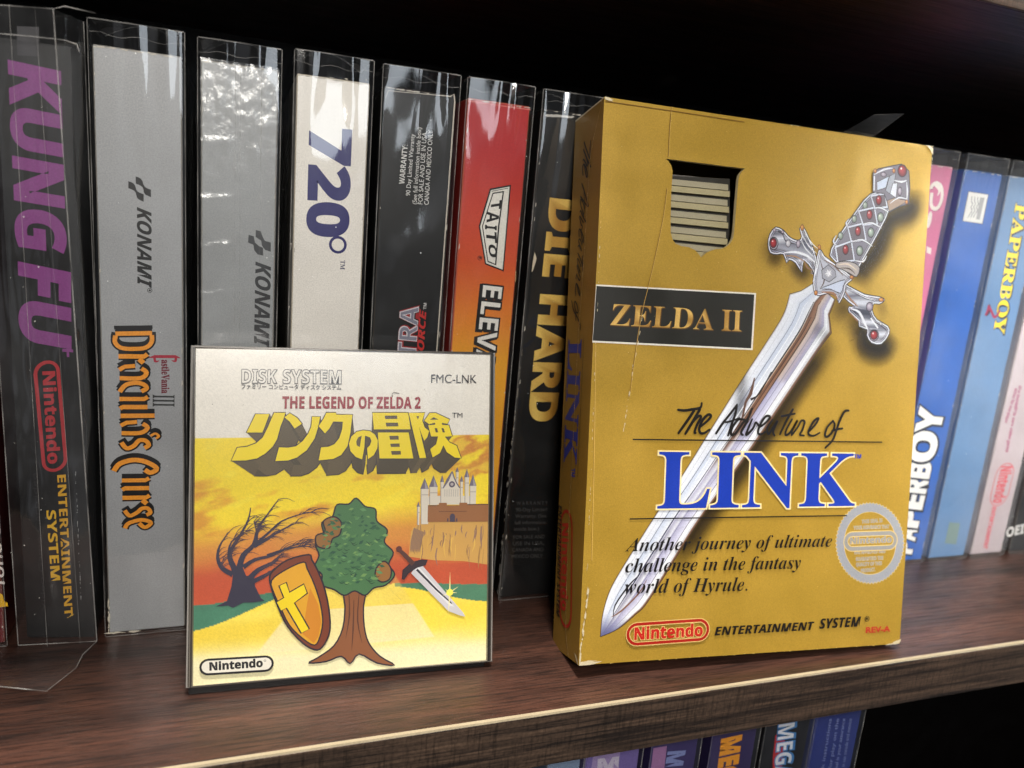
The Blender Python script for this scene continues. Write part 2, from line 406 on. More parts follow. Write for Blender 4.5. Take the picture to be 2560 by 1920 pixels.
# ------------------------------------------------------------------ boxed row
YS = 67.65
SP = Face((0, YS, 0), (1, 0, 0), (0, 0, 1))
GROUP = 'boxed games standing in a row on the shelf'
def scuffs(mb, fc, p0, p1, n, seed, size=.5, col=(215, 205, 185)):
    r = random.Random(seed); a, b = fc.uv(p0), fc.uv(p1); d = (b-a)/np.linalg.norm(b-a); q = np.array([-d[1], d[0]])
    for _ in range(n):
        c = a+(b-a)*r.random()+q*(r.random()-.5)*size*.6; L = size*(.5+2.2*r.random()**2); w_ = size*(.12+.3*r.random())
        pts = [fc.inside(p) for p in (c-d*L-q*w_*.2, c-d*L*.3-q*w_, c+d*L*.6-q*w_*.6, c+d*L, c+d*L*.2+q*w_*.7, c-d*L*.5+q*w_)]
        mb.poly(fc, pts, col, fc.up(.0004))
def carton(r, x0, x1, col, ecol=None, prints=None, seed=0, grad=None, mat=M_ink, zt=178., y=YS):
    b = MB(); b.box(x0, x1, y, y+127, .9, zt, col, .35, 0, ecol)
    fc = Face((0, y, 0), (1, 0, 0), (0, 0, 1))
    if grad: 
        zz = np.linspace(1.3, zt-.4, 40); V = []; C = []
        for z in zz: V += [(x0+.35, y-.02, z), (x1-.35, y-.02, z)]; C += [lin(grad(z))]*2
        b.add(V, [(2*i, 2*i+1, 2*i+3, 2*i+2) for i in range(39)], np.array(C))
    if prints: prints(b, fc)
    rr = random.Random(seed)
    for k in range(26):                      # worn edges
        z = zt-.4 if rr.random() < .45 else rr.uniform(1.5, zt-2); top = z > zt-1
        x = rr.uniform(x0+.5, x1-.5) if top else rr.choice((x0+.42, x1-.42)); L = rr.uniform(.2, 1.3); w_ = rr.uniform(.06, .22)
        uv = [(x-L, z-w_), (x, z-w_*1.8), (x+L, z-w_), (x+L*.6, z+w_)] if top else [(x-w_, z-L), (x+w_, z-L*.4), (x+w_*.7, z+L), (x-w_*.8, z+L*.5)]
        b.poly(fc, uv, (190, 182, 170))
    return b.build('carton', [mat], r)
def sleeve(r, x0, x1, H=183.5, y=YS, arch=3.2, seed=0, m=M_film, out=1.3, tab=True, bulge=.5):
    b = MB(); rr = np.random.default_rng(seed); X0, X1 = x0-1.0, x1+1.0; yf = y-out; rad = .9
    prof = [(X0, y+128), (X0, y+60), (X0, yf+6), (X0, yf+rad)]+[(X0+rad*(1-math.cos(a)), yf+rad*(1-math.sin(a))) for a in np.linspace(.3, 1.27, 3)]
    nx = 23; rx_ = [rr.uniform(.15, .85) for _ in range(3)]; rl = [rr.uniform(20, 60) for _ in range(3)]; rb = [rr.uniform(-.2, .2) for _ in range(3)]
    prof += [(X0+rad+(X1-X0-2*rad)*k/(nx-1), yf) for k in range(nx)]
    prof += [(X1-rad*(1-math.cos(a)), yf+rad*(1-math.sin(a))) for a in np.linspace(1.27, .3, 3)]+[(X1, yf+rad), (X1, yf+6), (X1, y+60), (X1, y+128)]
    nz_ = 46; ph = rr.random(4)*6
    V = []
    for k in range(nz_):
        z = .25+(H-.25)*k/(nz_-1); zz = k/(nz_-1)
        for (px, py) in prof:
            s_ = min(max((px-X0)/(X1-X0), 0), 1)
            wv = math.sin(math.pi*s_)*bulge*(.5*math.sin(zz*9+ph[0])+.4*math.sin(zz*21+ph[1]+s_*3)+.25*math.sin(zz*37+ph[2]-s_*4))
            fr = 1 if abs(py-yf) < .01 else .15
            for q0, q1, q2 in zip(rx_, rl, rb):  # long soft creases running down from the top
                k_ = float(sstep(H-q1, H-4, z)); wv += .42*k_*math.exp(-((s_-q0-q2*(H-z)/60)/.05)**2)*fr
            V.append((px+.12*math.sin(zz*14+ph[3]), py-wv*fr+ (0 if zz < .93 else -(zz-.93)*14*math.sin(math.pi*s_)*.5), z))
    n = len(prof)
    b.add(V, [(k*n+i, k*n+i+1, (k+1)*n+i+1, (k+1)*n+i) for k in range(nz_-1) for i in range(n-1)], (1, 1, 1), 0, True)
    # arched top panel with its tucked lip
    G = 10; V = []
    for j in range(7):
        t = j/6
        for i in range(G):
            s_ = i/(G-1); V.append((X0+.6+(X1-X0-1.2)*s_, yf+.3+26*t, H+arch*math.sin(math.pi*s_)*(t**.8)*1.35+.15))
    b.add(V, [(j*G+i, j*G+i+1, (j+1)*G+i+1, (j+1)*G+i) for j in range(6) for i in range(G-1)], (1, 1, 1), 0, True)
    ar = [np.array(V[6*G+i]) for i in range(G)]
    def strip(A, w_, mi=1):
        up = np.array([0, -.02, w_]); b.add(A+[p+up for p in A], [(i, i+1, len(A)+i+1, len(A)+i) for i in range(len(A)-1)], (1, 1, 1), mi)
    strip(ar, .32)
    fx = np.linspace(X0+.4, X1-.4, 10); strip([np.array((x, yf-.06-.5*math.sin(math.pi*(x-X0)/(X1-X0)), H-.15)) for x in fx], .34)
    strip([np.array((x, yf+1.0, H-3.4-.5*math.sin(x*.6))) for x in fx], .16)
    for xe in (X0+.15, X1-.15):
        zz = np.linspace(.6, H, 24); wv = .22
        A = [np.array((xe-wv/2, yf+.12, z)) for z in zz]; B = [np.array((xe+wv/2, yf+.02, z)) for z in zz]
        b.add(A+B, [(i, 24+i, 25+i, i+1) for i in range(23)], (1, 1, 1), 1)
    strip([np.array((x, yf-.05, .3)) for x in fx], .3)
    for k in range(9):                       # dust and nicks
        c = np.array((rr.uniform(X0+1, X1-1), yf-.75, rr.uniform(4, H-4))); d_ = rr.uniform(.05, .16)
        b.add([c+d_*np.array((math.cos(t), 0, math.sin(t))) for t in np.arange(6)*math.pi/3], [(0, 1, 2, 3, 4, 5)], (1, 1, 1), 2)
    return b.build('clear_sleeve', [m, M_edge, M_dust], r)
M_dust = ink('lint', .8, .1)

XS = [(37.96, 60.39), (65.42, 86.53), (91.73, 113.3), (117.76, 140.66), (144.57, 165.85)]
ORA, BLK = (235, 150, 45), (18, 16, 16)

# grey box with the gothic title
r = root('game_box', 'grey boxed game with orange gothic lettering in a clear sleeve', 'game box', (49, 130, 0), GROUP)
def pr(b, f):
    for q in ([(650, 350), (760, 385), (860, 440), (930, 540), (965, 660), (1030, 780), (1110, 835), (1285, 900), (1290, 1210), (1180, 1165), (1060, 1110), (990, 1010), (970, 870), (930, 790), (860, 740), (770, 690), (655, 650)],
              [(345, 545), (440, 575), (550, 630), (620, 710), (650, 800), (670, 890), (730, 970), (810, 1020), (985, 1095), (980, 1395), (880, 1360), (770, 1300), (700, 1220), (670, 1100), (645, 1010), (570, 930), (470, 880), (345, 840)]):
        b.poly(f, f.uvs(cQ(*q)), BLK)
    b.text(f, 'KONAMI', cA((632, 955)), cA((634, 1316)), cA((697, 968)), BLK, 'sansit', .012)
    c = f.uv(cA((690, 1338))); b.ribbon(f, [c+.62*np.array((math.cos(t), math.sin(t))) for t in np.arange(12)*math.pi/6], .16, BLK, smooth=1, closed=True); b.disc(f, c, .3, BLK)
    strokes = [([(118, 105), (400, 100)], 36), ([(120, 120), (116, 170), (160, 212), (255, 222), (350, 212), (396, 170), (398, 115)], 34), ([(142, 278), (338, 280), (365, 262)], 38), ([(300, 300), (335, 330)], 40), ([(148, 382), (190, 358), (270, 352)], 34), ([(150, 446), (312, 446), (358, 404), (318, 372)], 36),
     ([(152, 552), (196, 500), (270, 482), (330, 492), (360, 522), (318, 548)], 36), ([(150, 606), (340, 606), (368, 590)], 36), ([(155, 680), (175, 668), (365, 668)], 38), ([(158, 736), (420, 734)], 38), ([(160, 810), (205, 788), (285, 782)], 34), ([(165, 868), (312, 866), (366, 826), (328, 796)], 36), ([(388, 890), (425, 872), (452, 892), (428, 910)], 22),
     ([(165, 940), (205, 985), (260, 966), (300, 925), (350, 926), (376, 960), (342, 982)], 36), ([(106, 1160), (150, 1105), (250, 1075), (350, 1088), (436, 1138), (390, 1172), (345, 1150)], 40), ([(168, 1232), (350, 1230), (378, 1214)], 36), ([(172, 1305), (192, 1292), (378, 1290)], 38), ([(172, 1366), (356, 1362), (382, 1346)], 38), ([(325, 1382), (360, 1410)], 40),
     ([(190, 1462), (228, 1502), (282, 1480), (322, 1448), (366, 1446), (388, 1478), (356, 1496)], 34), ([(192, 1600), (218, 1562), (300, 1536), (360, 1540), (392, 1560), (346, 1592), (300, 1560)], 34)]
    for w_, dy, col in ((58, -24, BLK), (58, 0, BLK), (33, 0, ORA)):
        for pts, w0 in strokes:
            P = f.uvs(cU(*[(x, y+dy) for x, y in pts])); b.ribbon(f, P, (w_+w0-36)*.0395, col, smooth=4 if len(pts) > 3 else 1)
    b.ribbon(f, f.uvs(cU((108, 58), (404, 54))), 1.1, BLK, smooth=1)
    b.ribbon(f, f.uvs(cU((378, 288), (420, 280), (580, 280), (618, 292))), [.15, .9, .9, .15], (165, 40, 60), smooth=1)
    b.ribbon(f, f.uvs(cU((418, 275), (425, 318), (455, 312))), [.7, .7, .2], (165, 40, 60)); b.ribbon(f, f.uvs(cU((582, 275), (580, 315), (550, 310))), [.7, .7, .2], (165, 40, 60))
    b.text(f, 'astleVania', cU((474, 305)), cU((474, 562)), cU((532, 305)), (110, 22, 40), 'serif', .02)
    b.text(f, 'III', cU((405, 572)), cU((405, 664)), cU((573, 575)), (50, 50, 50), 'serif', 0)
    scuffs(b, f, (272, 1480), (272, 1580), 14, 3, .6); scuffs(b, f, (272, 1582), (345, 1577), 10, 4, .8); scuffs(b, f, (233, 116), (448, 140), 9, 8, .5)
carton(r, *XS[0], (158, 159, 161), (150, 146, 140), pr, 1); sleeve(r, *XS[0], 184.2, seed=1)

# second grey box, shrink-wrapped
r = root('game_box', 'grey boxed game in crinkled shrink wrap, beside the white box', 'game box', (76, 130, 0), GROUP)
def pr(b, f):
    b.poly(f, f.uvs(cC((335, 1010), (362, 1018), (368, 1050), (388, 1068), (410, 1078), (410, 1118), (382, 1112), (364, 1090), (360, 1062), (332, 1050))), (45, 45, 48))
    b.poly(f, f.uvs(cC((372, 985), (398, 992), (408, 1020), (420, 1042), (450, 1050), (450, 1098), (420, 1088), (404, 1066), (400, 1040), (372, 1022))), (45, 45, 48))
    b.text(f, 'KONAMI', cC((372, 1150)), cC((364, 1585)), cC((450, 1162)), (40, 40, 43), 'sansit', .012)
carton(r, *XS[1], (160, 161, 162), (160, 155, 148), pr, 2); sleeve(r, *XS[1], 183.6, seed=2, arch=3.6)
b = MB(); rr = np.random.default_rng(4); nx, nz_ = 34, 190; x0, x1 = XS[1]; V = []
X, Z = np.meshgrid(np.linspace(x0-.2, x1+.2, nx), np.linspace(1, 178.6, nz_))
tp = sstep(140, 172, Z); D = .25+tp*.42*(fbm(X*.9, Z*.75, 4)-.45)+.35*(1-tp)*np.maximum(0, np.sin(Z*.42+2*fbm(X*.08, Z*.05)-X*.12))**18*sstep(x0+10.5, x0+6.5, X)*(Z > 60)
for a, c, d_ in zip(X.ravel(), Z.ravel(), D.ravel()): V.append((a, YS-max(d_, .12), c))
b.add(V, [(k*nx+i, k*nx+i+1, (k+1)*nx+i+1, (k+1)*nx+i) for k in range(nz_-1) for i in range(nx-1)], (1, 1, 1), 0, True)
for xx in (x0+9.2, x0+10.6, x0+16.4): b.ribbon(SP, [(xx, 2), (xx+.3, 90), (xx, 178)], .13, (1, 1, 1), 1.05, 1, 4)
b.build('shrink_wrap', [M_shrink, M_edge], r)

# white box
r = root('game_box', 'white boxed game with large navy numerals running down its spine', 'game box', (102, 130, 0), GROUP)
NAVY = (38, 36, 100)
def pr(b, f):
    b.text(f, '720', cC((657, 455)), cC((643, 1008)), cC((864, 474)), NAVY, 'sans', .028)
    c = f.uv(cC((798, 1062))); b.ribbon(f, [c+np.array((2.35*math.cos(t), 2.35*math.sin(t))) for t in np.arange(20)*math.pi/10], .85, NAVY, smooth=1, closed=True)
    b.text(f, 'TM', cC((812, 1142)), cC((810, 1190)), cC((835, 1143)), (50, 48, 90), 'serif', .005)
    scuffs(b, f, cC((592, 182)), cC((950, 210)), 10, 12, .5, (200, 190, 170)); scuffs(b, f, cC((560, 900)), cC((540, 1500)), 6, 13, .4, (170, 160, 150))
carton(r, *XS[2], (232, 226, 217), (190, 178, 160), pr, 3); sleeve(r, *XS[2], 184.4, seed=3, arch=3.4, bulge=.8)

# black box with warranty lines
r = root('game_box', 'black boxed game with small white warranty lines, beside the red and yellow box', 'game box', (129, 130, 0), GROUP)
def pr(b, f):
    WH = (200, 198, 195)
    for t, a, c, q, st in (('WARRANTY:', (1142, 748), (1160, 545), (1115, 745), 'sans'), ('90 Day Limited Warranty', (1172, 808), (1196, 488), (1150, 806), ''),
                       ('(See full information inside box)', (1206, 852), (1231, 455), (1184, 850), ''), ('FOR SALE AND USE IN USA,', (1236, 852), (1259, 475), (1213, 850), ''),
                       ('CANADA AND MEXICO ONLY', (1268, 855), (1291, 470), (1245, 853), '')):
        b.text(f, t, cC(a), cC(c), cC(q), WH, st, .004)
    b.ribbon(f, f.uvs(cC((1045, 300), (1060, 262), (1110, 268), (1380, 292), (1400, 282), (1404, 320), (1310, 1620))), [.1, .12, .14, .22, .4, .42, .4], (196, 186, 172), smooth=1)
    for off, col, d in ((.05, (150, 30, 32), (.2, .1)), (.02, (205, 200, 205), (0, 0)), (-.012, (120, 120, 135), (.1, -.05))):
        b.text(f, 'CONTRA', cC((1180, 1945)), cC((1216, 1385)), cC((1090, 1940)), col, 'sans', off, d=d)
    b.text(f, 'FORCE', cC((1240, 1660)), cC((1256, 1402)), cC((1206, 1655)), (185, 40, 35), 'sansit', .012)
    b.text(f, 'TM', cC((1256, 1396)), cC((1258, 1364)), cC((1241, 1396)), WH, 'sans')
carton(r, *XS[3], (9, 9, 10), (60, 55, 50), pr, 4); sleeve(r, *XS[3], 184.0, seed=4, arch=2.6, bulge=.8)

# red to yellow box
r = root('game_box', 'red boxed game fading to yellow with a white hexagonal maker badge', 'game box', (155, 130, 0), GROUP)
def gr(z):
    a = np.array((176, 34, 36)); m = np.array((200, 76, 38)); c = np.array((226, 156, 36)); t = 1-z/178
    return a if t < .08 else (a*(1-(t-.08)/.2)+m*(t-.08)/.2 if t < .28 else (m*(1-(t-.28)/.2)+c*(t-.28)/.2 if t < .48 else c))
def pr(b, f):
    b.poly(f, f.uvs(cD((590, 770), (700, 750), (662, 1200), (565, 1163), (532, 965))), (15, 14, 14))
    b.poly(f, f.uvs(cD((596, 778), (692, 760), (656, 1190), (571, 1157), (540, 966))), (222, 218, 208))
    b.ribbon(f, f.uvs(cD((599, 784), (685, 768))), .22, BLK, smooth=1)
    b.poly(f, f.uvs(cD((604, 792), (664, 782), (640, 965), (623, 1168), (578, 1150), (549, 966))), (15, 14, 14)); b.poly(f, f.uvs(cD((608, 798), (656, 790), (632, 965), (617, 1160), (582, 1145), (554, 966))), (225, 221, 212))
    for ch, a, c, q in (('T', (598, 838), (594, 882), (650, 830)), ('A', (577, 890), (573, 945), (638, 892)), ('I', (566, 958), (565, 980), (626, 964)), ('T', (570, 990), (573, 1045), (624, 998)), ('O', (580, 1060), (590, 1125), (620, 1062))):
        b.text(f, ch, cD(a), cD(c), cD(q), BLK, 'sans', .01)
    c = f.uv(cD((538, 1130))); b.ribbon(f, [c+.72*np.array((math.cos(t), math.sin(t))) for t in np.arange(12)*math.pi/6], .16, BLK, smooth=1, closed=True); b.text(f, 'R', cD((532, 1124)), cD((532, 1137)), cD((546, 1124)), BLK, 'sans')
    for off, col, d in ((.075, BLK, (-.55, -.35)), (.06, BLK, (0, 0)), (.0, (224, 220, 212), (0, 0))):
        b.text(f, 'ELEVATOR', cD((556, 1270)), cD((480, 1990)), cD((655, 1282)), col, 'sans', off, d=d)
    b.ribbon(f, f.uvs(cD((475, 316), (800, 362))), .25, (214, 120, 110), smooth=1); scuffs(b, f, cD((690, 345)), cD((795, 358)), 8, 31, .5, (210, 150, 140)); scuffs(b, f, cD((735, 1050)), cD((715, 1350)), 6, 33, .4, (210, 170, 120))
carton(r, *XS[4], (180, 45, 38), (180, 90, 70), pr, 5, gr); sleeve(r, *XS[4], 184.0, seed=5, arch=2.6, bulge=.9)

# black box with gold title
r = root('game_box', 'black boxed game with gold block lettering, tucked behind the gold box', 'game box', (181, 130, 0), GROUP)
def pr(b, f):
    def g(u, v):
        t = (math.sin(u*.42+v*.03)*.5+.5); return np.array((150, 104, 30))*(1-t)+np.array((222, 186, 96))*t
    b.text(f, 'DIE HARD', (1377, 498), (1322, 1050), (1446, 506), g, 'sans', .03)
    for i, t in enumerate(('W A R R A N T Y', '90-Day Limited', 'Warranty. (See', 'full information', 'inside box.)', 'FOR SALE AND', 'USE IN USA,', 'CANADA AND', 'MEXICO ONLY')):
        y = 816+31*i+(8 if i > 4 else 0); x = 292-3*i; b.text(f, t, cO((x, y)), cO((x+150-(30 if i in (4,) else 0), y-3)), cO((x, y-17)), (70, 68, 66), '', .0)
    scuffs(b, f, cD((890, 390)), cD((1030, 400)), 26, 21, .8, (190, 185, 178)); scuffs(b, f, cO((320, 60)), cO((250, 700)), 40, 22, .5, (120, 112, 100)); scuffs(b, f, cO((250, 700)), cO((200, 1250)), 24, 23, .6, (110, 105, 98))
    b.poly(f, f.uvs(cD((822, 1100), (832, 1130), (828, 1150), (815, 1190), (806, 1205), (812, 1150))), (205, 190, 165))
carton(r, 170.4, 192.4, (6, 6, 6), (50, 46, 42), pr, 6); sleeve(r, 170.4, 192.4, 183.8, seed=6, arch=2.2, bulge=.9)

# hidden box whose flap stands up
r = root('game_box', 'black boxed game hidden behind the gold box, only its raised clear flap showing', 'game box', (316, 130, 0), GROUP)
carton(r, 303, 325, (14, 13, 13), None, None, 7); sleeve(r, 303, 325, 183.0, seed=7)
b = MB(); fq = Face((0, 90, 0), (1, 0, 0), (0, -.25, 1))
pts = fq.uvs([(2085, 345), (2184, 287), (2260, 284), (2177, 345)]); b.poly(fq, pts, (255, 255, 255), 0)
b.ribbon(fq, [pts[1], pts[2], pts[3]], .12, (255, 255, 255), .04, 1, 1); b.build('raised_flap', [M_loose, M_edge], r)

# right-hand boxes
def letters(b, f, t, a, c, q, col, st, off, dark, doff):
    b.text(f, t, a, c, q, dark, st, off+doff, d=(.3, -.3)); b.text(f, t, a, c, q, dark, st, off+doff*.6); b.text(f, t, a, c, q, col, st, off)
r = root('game_box', 'pink boxed game with rounded white letters, partly behind the gold box', 'game box', (342, 130, 0), GROUP)
def pr(b, f):
    o = f.uvs(cR((365, 262), (372, 330), (425, 362)))
    ring = f.uvs(cR((366, 300), (372, 268), (420, 240), (468, 280), (478, 370), (455, 460), (415, 505), (375, 490), (362, 430), (372, 340)))
    b.ribbon(f, [p+np.array((.25, -.3)) for p in ring], 1.5, (120, 50, 80)); b.ribbon(f, ring, 1.6, (226, 214, 206)); b.ribbon(f, f.uvs(cR((400, 250), (450, 310), (430, 370))), [1.2, 1.3, .4], (226, 214, 206))
    b.disc(f, f.uv(cR((345, 620))), 1.2, (226, 214, 206), ry=3.4); b.poly(f, f.uvs(cR((318, 895), (365, 915), (360, 980), (318, 960))), (226, 214, 206))
carton(r, 331.6, 353.6, (196, 96, 136), (190, 140, 150), pr, 8); sleeve(r, 331.6, 353.6, 184.0, seed=8, m=M_far)
r = root('game_box', 'bright blue boxed game with white newsprint badge and white rising title', 'game box', (371, 130, 0), GROUP)
def pr(b, f):
    b.poly(f, f.uvs(cR((748, 322), (962, 355), (898, 668), (686, 635))), (60, 60, 70)); b.poly(f, f.uvs(cR((755, 330), (954, 361), (892, 660), (694, 630))), (214, 210, 204))
    for k in range(3): b.ribbon(f, f.uvs(cR((785+32*k, 375+4*k), (782+32*k, 430), (795+30*k, 455), (775+28*k, 490), (790+28*k, 520), (765+27*k, 560), (745+27*k, 598))), .4, (95, 95, 100))
    b.poly(f, f.uvs(cR((872, 385), (918, 392), (868, 620), (828, 614))), (150, 148, 146))
    y = 1384.
    for ch, hgt, cp in zip('PAPERBOY', (31, 32, 44, 38, 36, 40, 72, 58), (44, 46, 48, 48, 50, 50, 62, 58)):
        x = lambda t: 2278+(1384-t)*.226
        letters(b, f, ch, (x(y), y), (x(y-hgt), y-hgt+2), (x(y)-cp, y-5), (226, 222, 216), 'sans', .03, (16, 22, 40), .05); y -= hgt+1.5
carton(r, 359.9, 381.9, (16, 82, 164), (40, 90, 150), pr, 9); sleeve(r, 359.9, 381.9, 184.0, seed=9, m=M_far)
r = root('game_box', 'slate blue boxed game with yellow serif title and crimson digit', 'game box', (397, 130, 0), GROUP)
def pr(b, f):
    letters(b, f, 'PAPERBOY', cR((1245, 450)), cR((1010, 1790)), cR((1355, 470)), (236, 206, 36), 'serif', .012, (28, 34, 50), .05)
    z = f.uvs(cR((945, 1500), (990, 1510), (985, 1570), (920, 1615), (1030, 1640), (1068, 1590), (1060, 1550)))
    b.ribbon(f, f.uvs(cR((960, 1500), (972, 1560), (930, 1612))), 1.5, (60, 14, 34)); b.ribbon(f, f.uvs(cR((955, 1508), (985, 1560), (1020, 1630), (1062, 1590), (1070, 1555))), 1.25, (150, 30, 70)); b.ribbon(f, f.uvs(cR((958, 1505), (950, 1560), (925, 1610))), 1.1, (150, 30, 70))
    b.poly(f, f.uvs(cX((720, 1060), (830, 1070), (790, 1290), (670, 1280))), (108, 128, 124))
carton(r, 386.0, 409.2, (90, 122, 160), (120, 130, 150), pr, 10); sleeve(r, 386.0, 409.2, 184.0, seed=10, m=M_far)
r = root('game_box', 'pinkish grey boxed game with faded crimson print, beside the slate blue box', 'game box', (424, 130, 0), GROUP)
def pr(b, f):
    b.text(f, 'the incredible new video game', cX((1440, -360)), cX((1300, 330)), cX((1470, -350)), (150, 60, 96), 'sans', .02)
    b.text(f, 'action for one player', cX((1400, -330)), cX((1290, 30)), cX((1430, -325)), (150, 60, 96), 'sans', .02)
    pill(b, f, cX((1225, 460)), cX((1120, 900)), cX((1410, 440)), .5, (196, 84, 92)); b.text(f, 'Nintendo', cX((1260, 480)), cX((1170, 860)), cX((1370, 480)), (196, 84, 92), 'sans', .03)
    b.text(f, 'ENTERTAINMENT', cX((1165, 900)), cX((1070, 1330)), cX((1205, 905)), (200, 70, 84), 'sans', .02)
carton(r, 413.2, 434.3, (176, 160, 162), (170, 160, 160), pr, 11); sleeve(r, 413.2, 434.3, 184.0, seed=11, m=M_far)
r = root('game_box', 'dark boxed game with tan bands, cut by the right edge of the photo', 'game box', (450, 130, 0), GROUP)
def pr(b, f):
    b.poly(f, [(439.8, 36), (460, 36), (460, 177), (439.8, 177)], (104, 84, 54))
    for k, (z, w_) in enumerate(((37, 2.6), (43.2, 2.2), (48.6, 1.6), (53, .9))): b.poly(f, [(439.6, z-w_/2), (460, z-w_/2), (460, z+w_/2), (439.6, z+w_/2)], (14, 13, 13))
    b.text(f, 'OEI', (2515, 1343), (2558, 1333), (2518, 1320), (205, 200, 195), 'sans', .02)
carton(r, 439.4, 461, (15, 15, 17), (70, 64, 58), pr, 12); sleeve(r, 439.4, 461, 184.0, seed=12, m=M_far)

# black box in the loose sleeve (left)
r = root('game_box', 'black boxed game with purple lettering in a loose open sleeve', 'game box', (24, 120, 0), GROUP)
BL = np.array((13.2, 66.2, .4)); BR = np.array((35.0, 64.3, .4))
fk = Face((0, 53, 0), (1, 0, 0), (0, 0, 1))
TRp = fk.P(fk.uv((133, 22))); TLp = fk.P(fk.uv((-62, 8)))
KF = Face((14.5, 67.4, 1), (1, -.05, 0), np.array((22.0, 60.5, 176))-np.array((14.5, 67.4, 1)))
b = MB()
q = KF.uvs([(68, 1592), (236, 1592), (176, 118), (-14, 92)])
b.slab(KF, q, -126, 0, (15, 14, 15), 0)
PU = (132, 62, 128)
b.text(KF, 'KUNG', cA((45, 286)), cA((83, 1128)), cA((272, 335)), PU, 'sans', .03)
b.text(KF, 'FU', cA((92, 1215)), cA((100, 1560)), cA((318, 1262)), PU, 'sans', .03)
b.text(KF, '+', cA((276, 1585)), cA((280, 1640)), cA((345, 1590)), PU, 'sans', .02)
pill(b, KF, cB((128, 165)), cB((165, 565)), cB((212, 148)), .95, (176, 44, 50))
b.text(KF, 'Nintendo', cB((158, 192)), cB((178, 532)), cB((203, 190)), (176, 44, 50), 'sans', .02)
b.text(KF, 'ENTERTAINMENT', cB((212, 575)), cB((240, 1098)), cB((243, 573)), (214, 160, 36), 'sans', .008)
b.text(KF, 'SYSTEM', cB((172, 706)), cB((190, 965)), cB((206, 704)), (222, 172, 36), 'sans', .01)
b.text(KF, 'Video Game Cartridge', cZ((318, 1180)), cZ((250, 230)), cZ((290, 1180)), (44, 42, 44), '', .004)
b.poly(KF, KF.uvs(cA((78, 120), (180, 125), (180, 260), (80, 255))), (50, 48, 52))
scuffs(b, KF, cY((700, 600)), cY((760, 560)), 10, 41, .4, (200, 160, 70)); scuffs(b, KF, cB((280, 560)), cB((300, 1030)), 30, 42, .35, (150, 150, 150))
b.build('carton', [M_ink], r)
b = MB()
def grid(mb, A, B_, C_, D_, nu, nv, amp, seed, mi=0):
    """bent sheet between bottom A-B and top D-C"""
    V = []
    n_ = np.cross(B_-A, D_-A); n_ /= np.linalg.norm(n_)
    for j in range(nv):
        t = j/(nv-1)
        for i in range(nu):
            s_ = i/(nu-1); p = (A*(1-s_)+B_*s_)*(1-t)+(D_*(1-s_)+C_*s_)*t
            e_ = math.sin(math.pi*s_)*math.sin(math.pi*t)
            V.append(p+n_*amp*e_*(float(fbm(np.array(s_*2.3+seed), np.array(t*5.+seed), 3))-.4)*2)
    mb.add(V, [(j*nu+i, j*nu+i+1, (j+1)*nu+i+1, (j+1)*nu+i) for j in range(nv-1) for i in range(nu-1)], (1, 1, 1), mi, True)
    return V
grid(b, BL, BR, TRp, TLp, 26, 90, 3.2, 1)
BRb = np.array((35.6, 78, .4)); fb = Face((0, 66, 0), (1, 0, 0), (0, 0, 1)); TRb = fb.P(fb.uv((209, 54)))
grid(b, BR, BRb, TRb, TRp, 6, 60, 1.0, 5)
def wire(mb, pts, rad, mi=1, k=5):
    """thin fold running along points"""
    P = np.array(pts, float); V = []; n = len(P)
    for i in range(n):
        t = P[min(i+1, n-1)]-P[max(i-1, 0)]; t /= np.linalg.norm(t); a = np.cross(t, (.3, .9, .2)); a /= np.linalg.norm(a); c = np.cross(t, a)
        V += [P[i]+rad*(a*math.cos(2*math.pi*j/k)+c*math.sin(2*math.pi*j/k)) for j in range(k)]
    mb.add(V, [(i*k+j, i*k+(j+1) % k, (i+1)*k+(j+1) % k, (i+1)*k+j) for i in range(n-1) for j in range(k)], (1, 1, 1), mi, True)
lp = lambda A, B_, n=14: [A+(B_-A)*i/(n-1) for i in range(n)]
wire(b, lp(BR, TRp)+[TRp+np.array((2, 3, 1.6)), TRp+np.array((8, 9, 2.2))], .22); wire(b, lp(BL, TLp), .16); wire(b, lp(BL, BR), .2)
wire(b, lp(BRb, TRb), .12); wire(b, [p+np.array((0, -1.6, 0)) for p in lp(BL*.62+BR*.38, TLp*.55+TRp*.45)], .07); wire(b, [p+np.array((0, -1.6, 0)) for p in lp(BL*.2+BR*.8, TLp*.22+TRp*.78)], .06); wire(b, lp(TLp, TRp), .16)
fk2 = Face((0, 57, 0), (1, 0, 0), (0, 0, 1)); wire(b, [fk2.P(fk2.uv(p)) for p in cA((-60, 148), (0, 155), (150, 168), (300, 185), (355, 205), (365, 240))], .2)
Z0 = lambda px, z=.5: (lambda d: CAMP+d*((z-CAMP[2])/d[2]))(_f+_r*(px[0]-1280)/FPX-_u*(px[1]-960)/FPX)
fl = [BL, BR, Z0((207, 1636), 1.0), Z0((190, 1670), 1.4), Z0((116, 1728), 1.2), Z0((-14, 1715), .6), Z0((-14, 1672), .6)]
c = MB(); c.add(fl, [tuple(range(len(fl)))], (1, 1, 1), 0, False)
wire(c, fl[1:]+[fl[-1]], .2); c.build('sleeve_flap', [M_flap, M_edge], r)
c = MB(); c.add([BR, Z0((207, 1636), 1.0), Z0((190, 1670), 1.4), Z0((200, 1652), 3)], [(0, 1, 3), (3, 1, 2)], (1, 1, 1), 0); c.build('flap_fold', [M_film], r)
rr = np.random.default_rng(8)
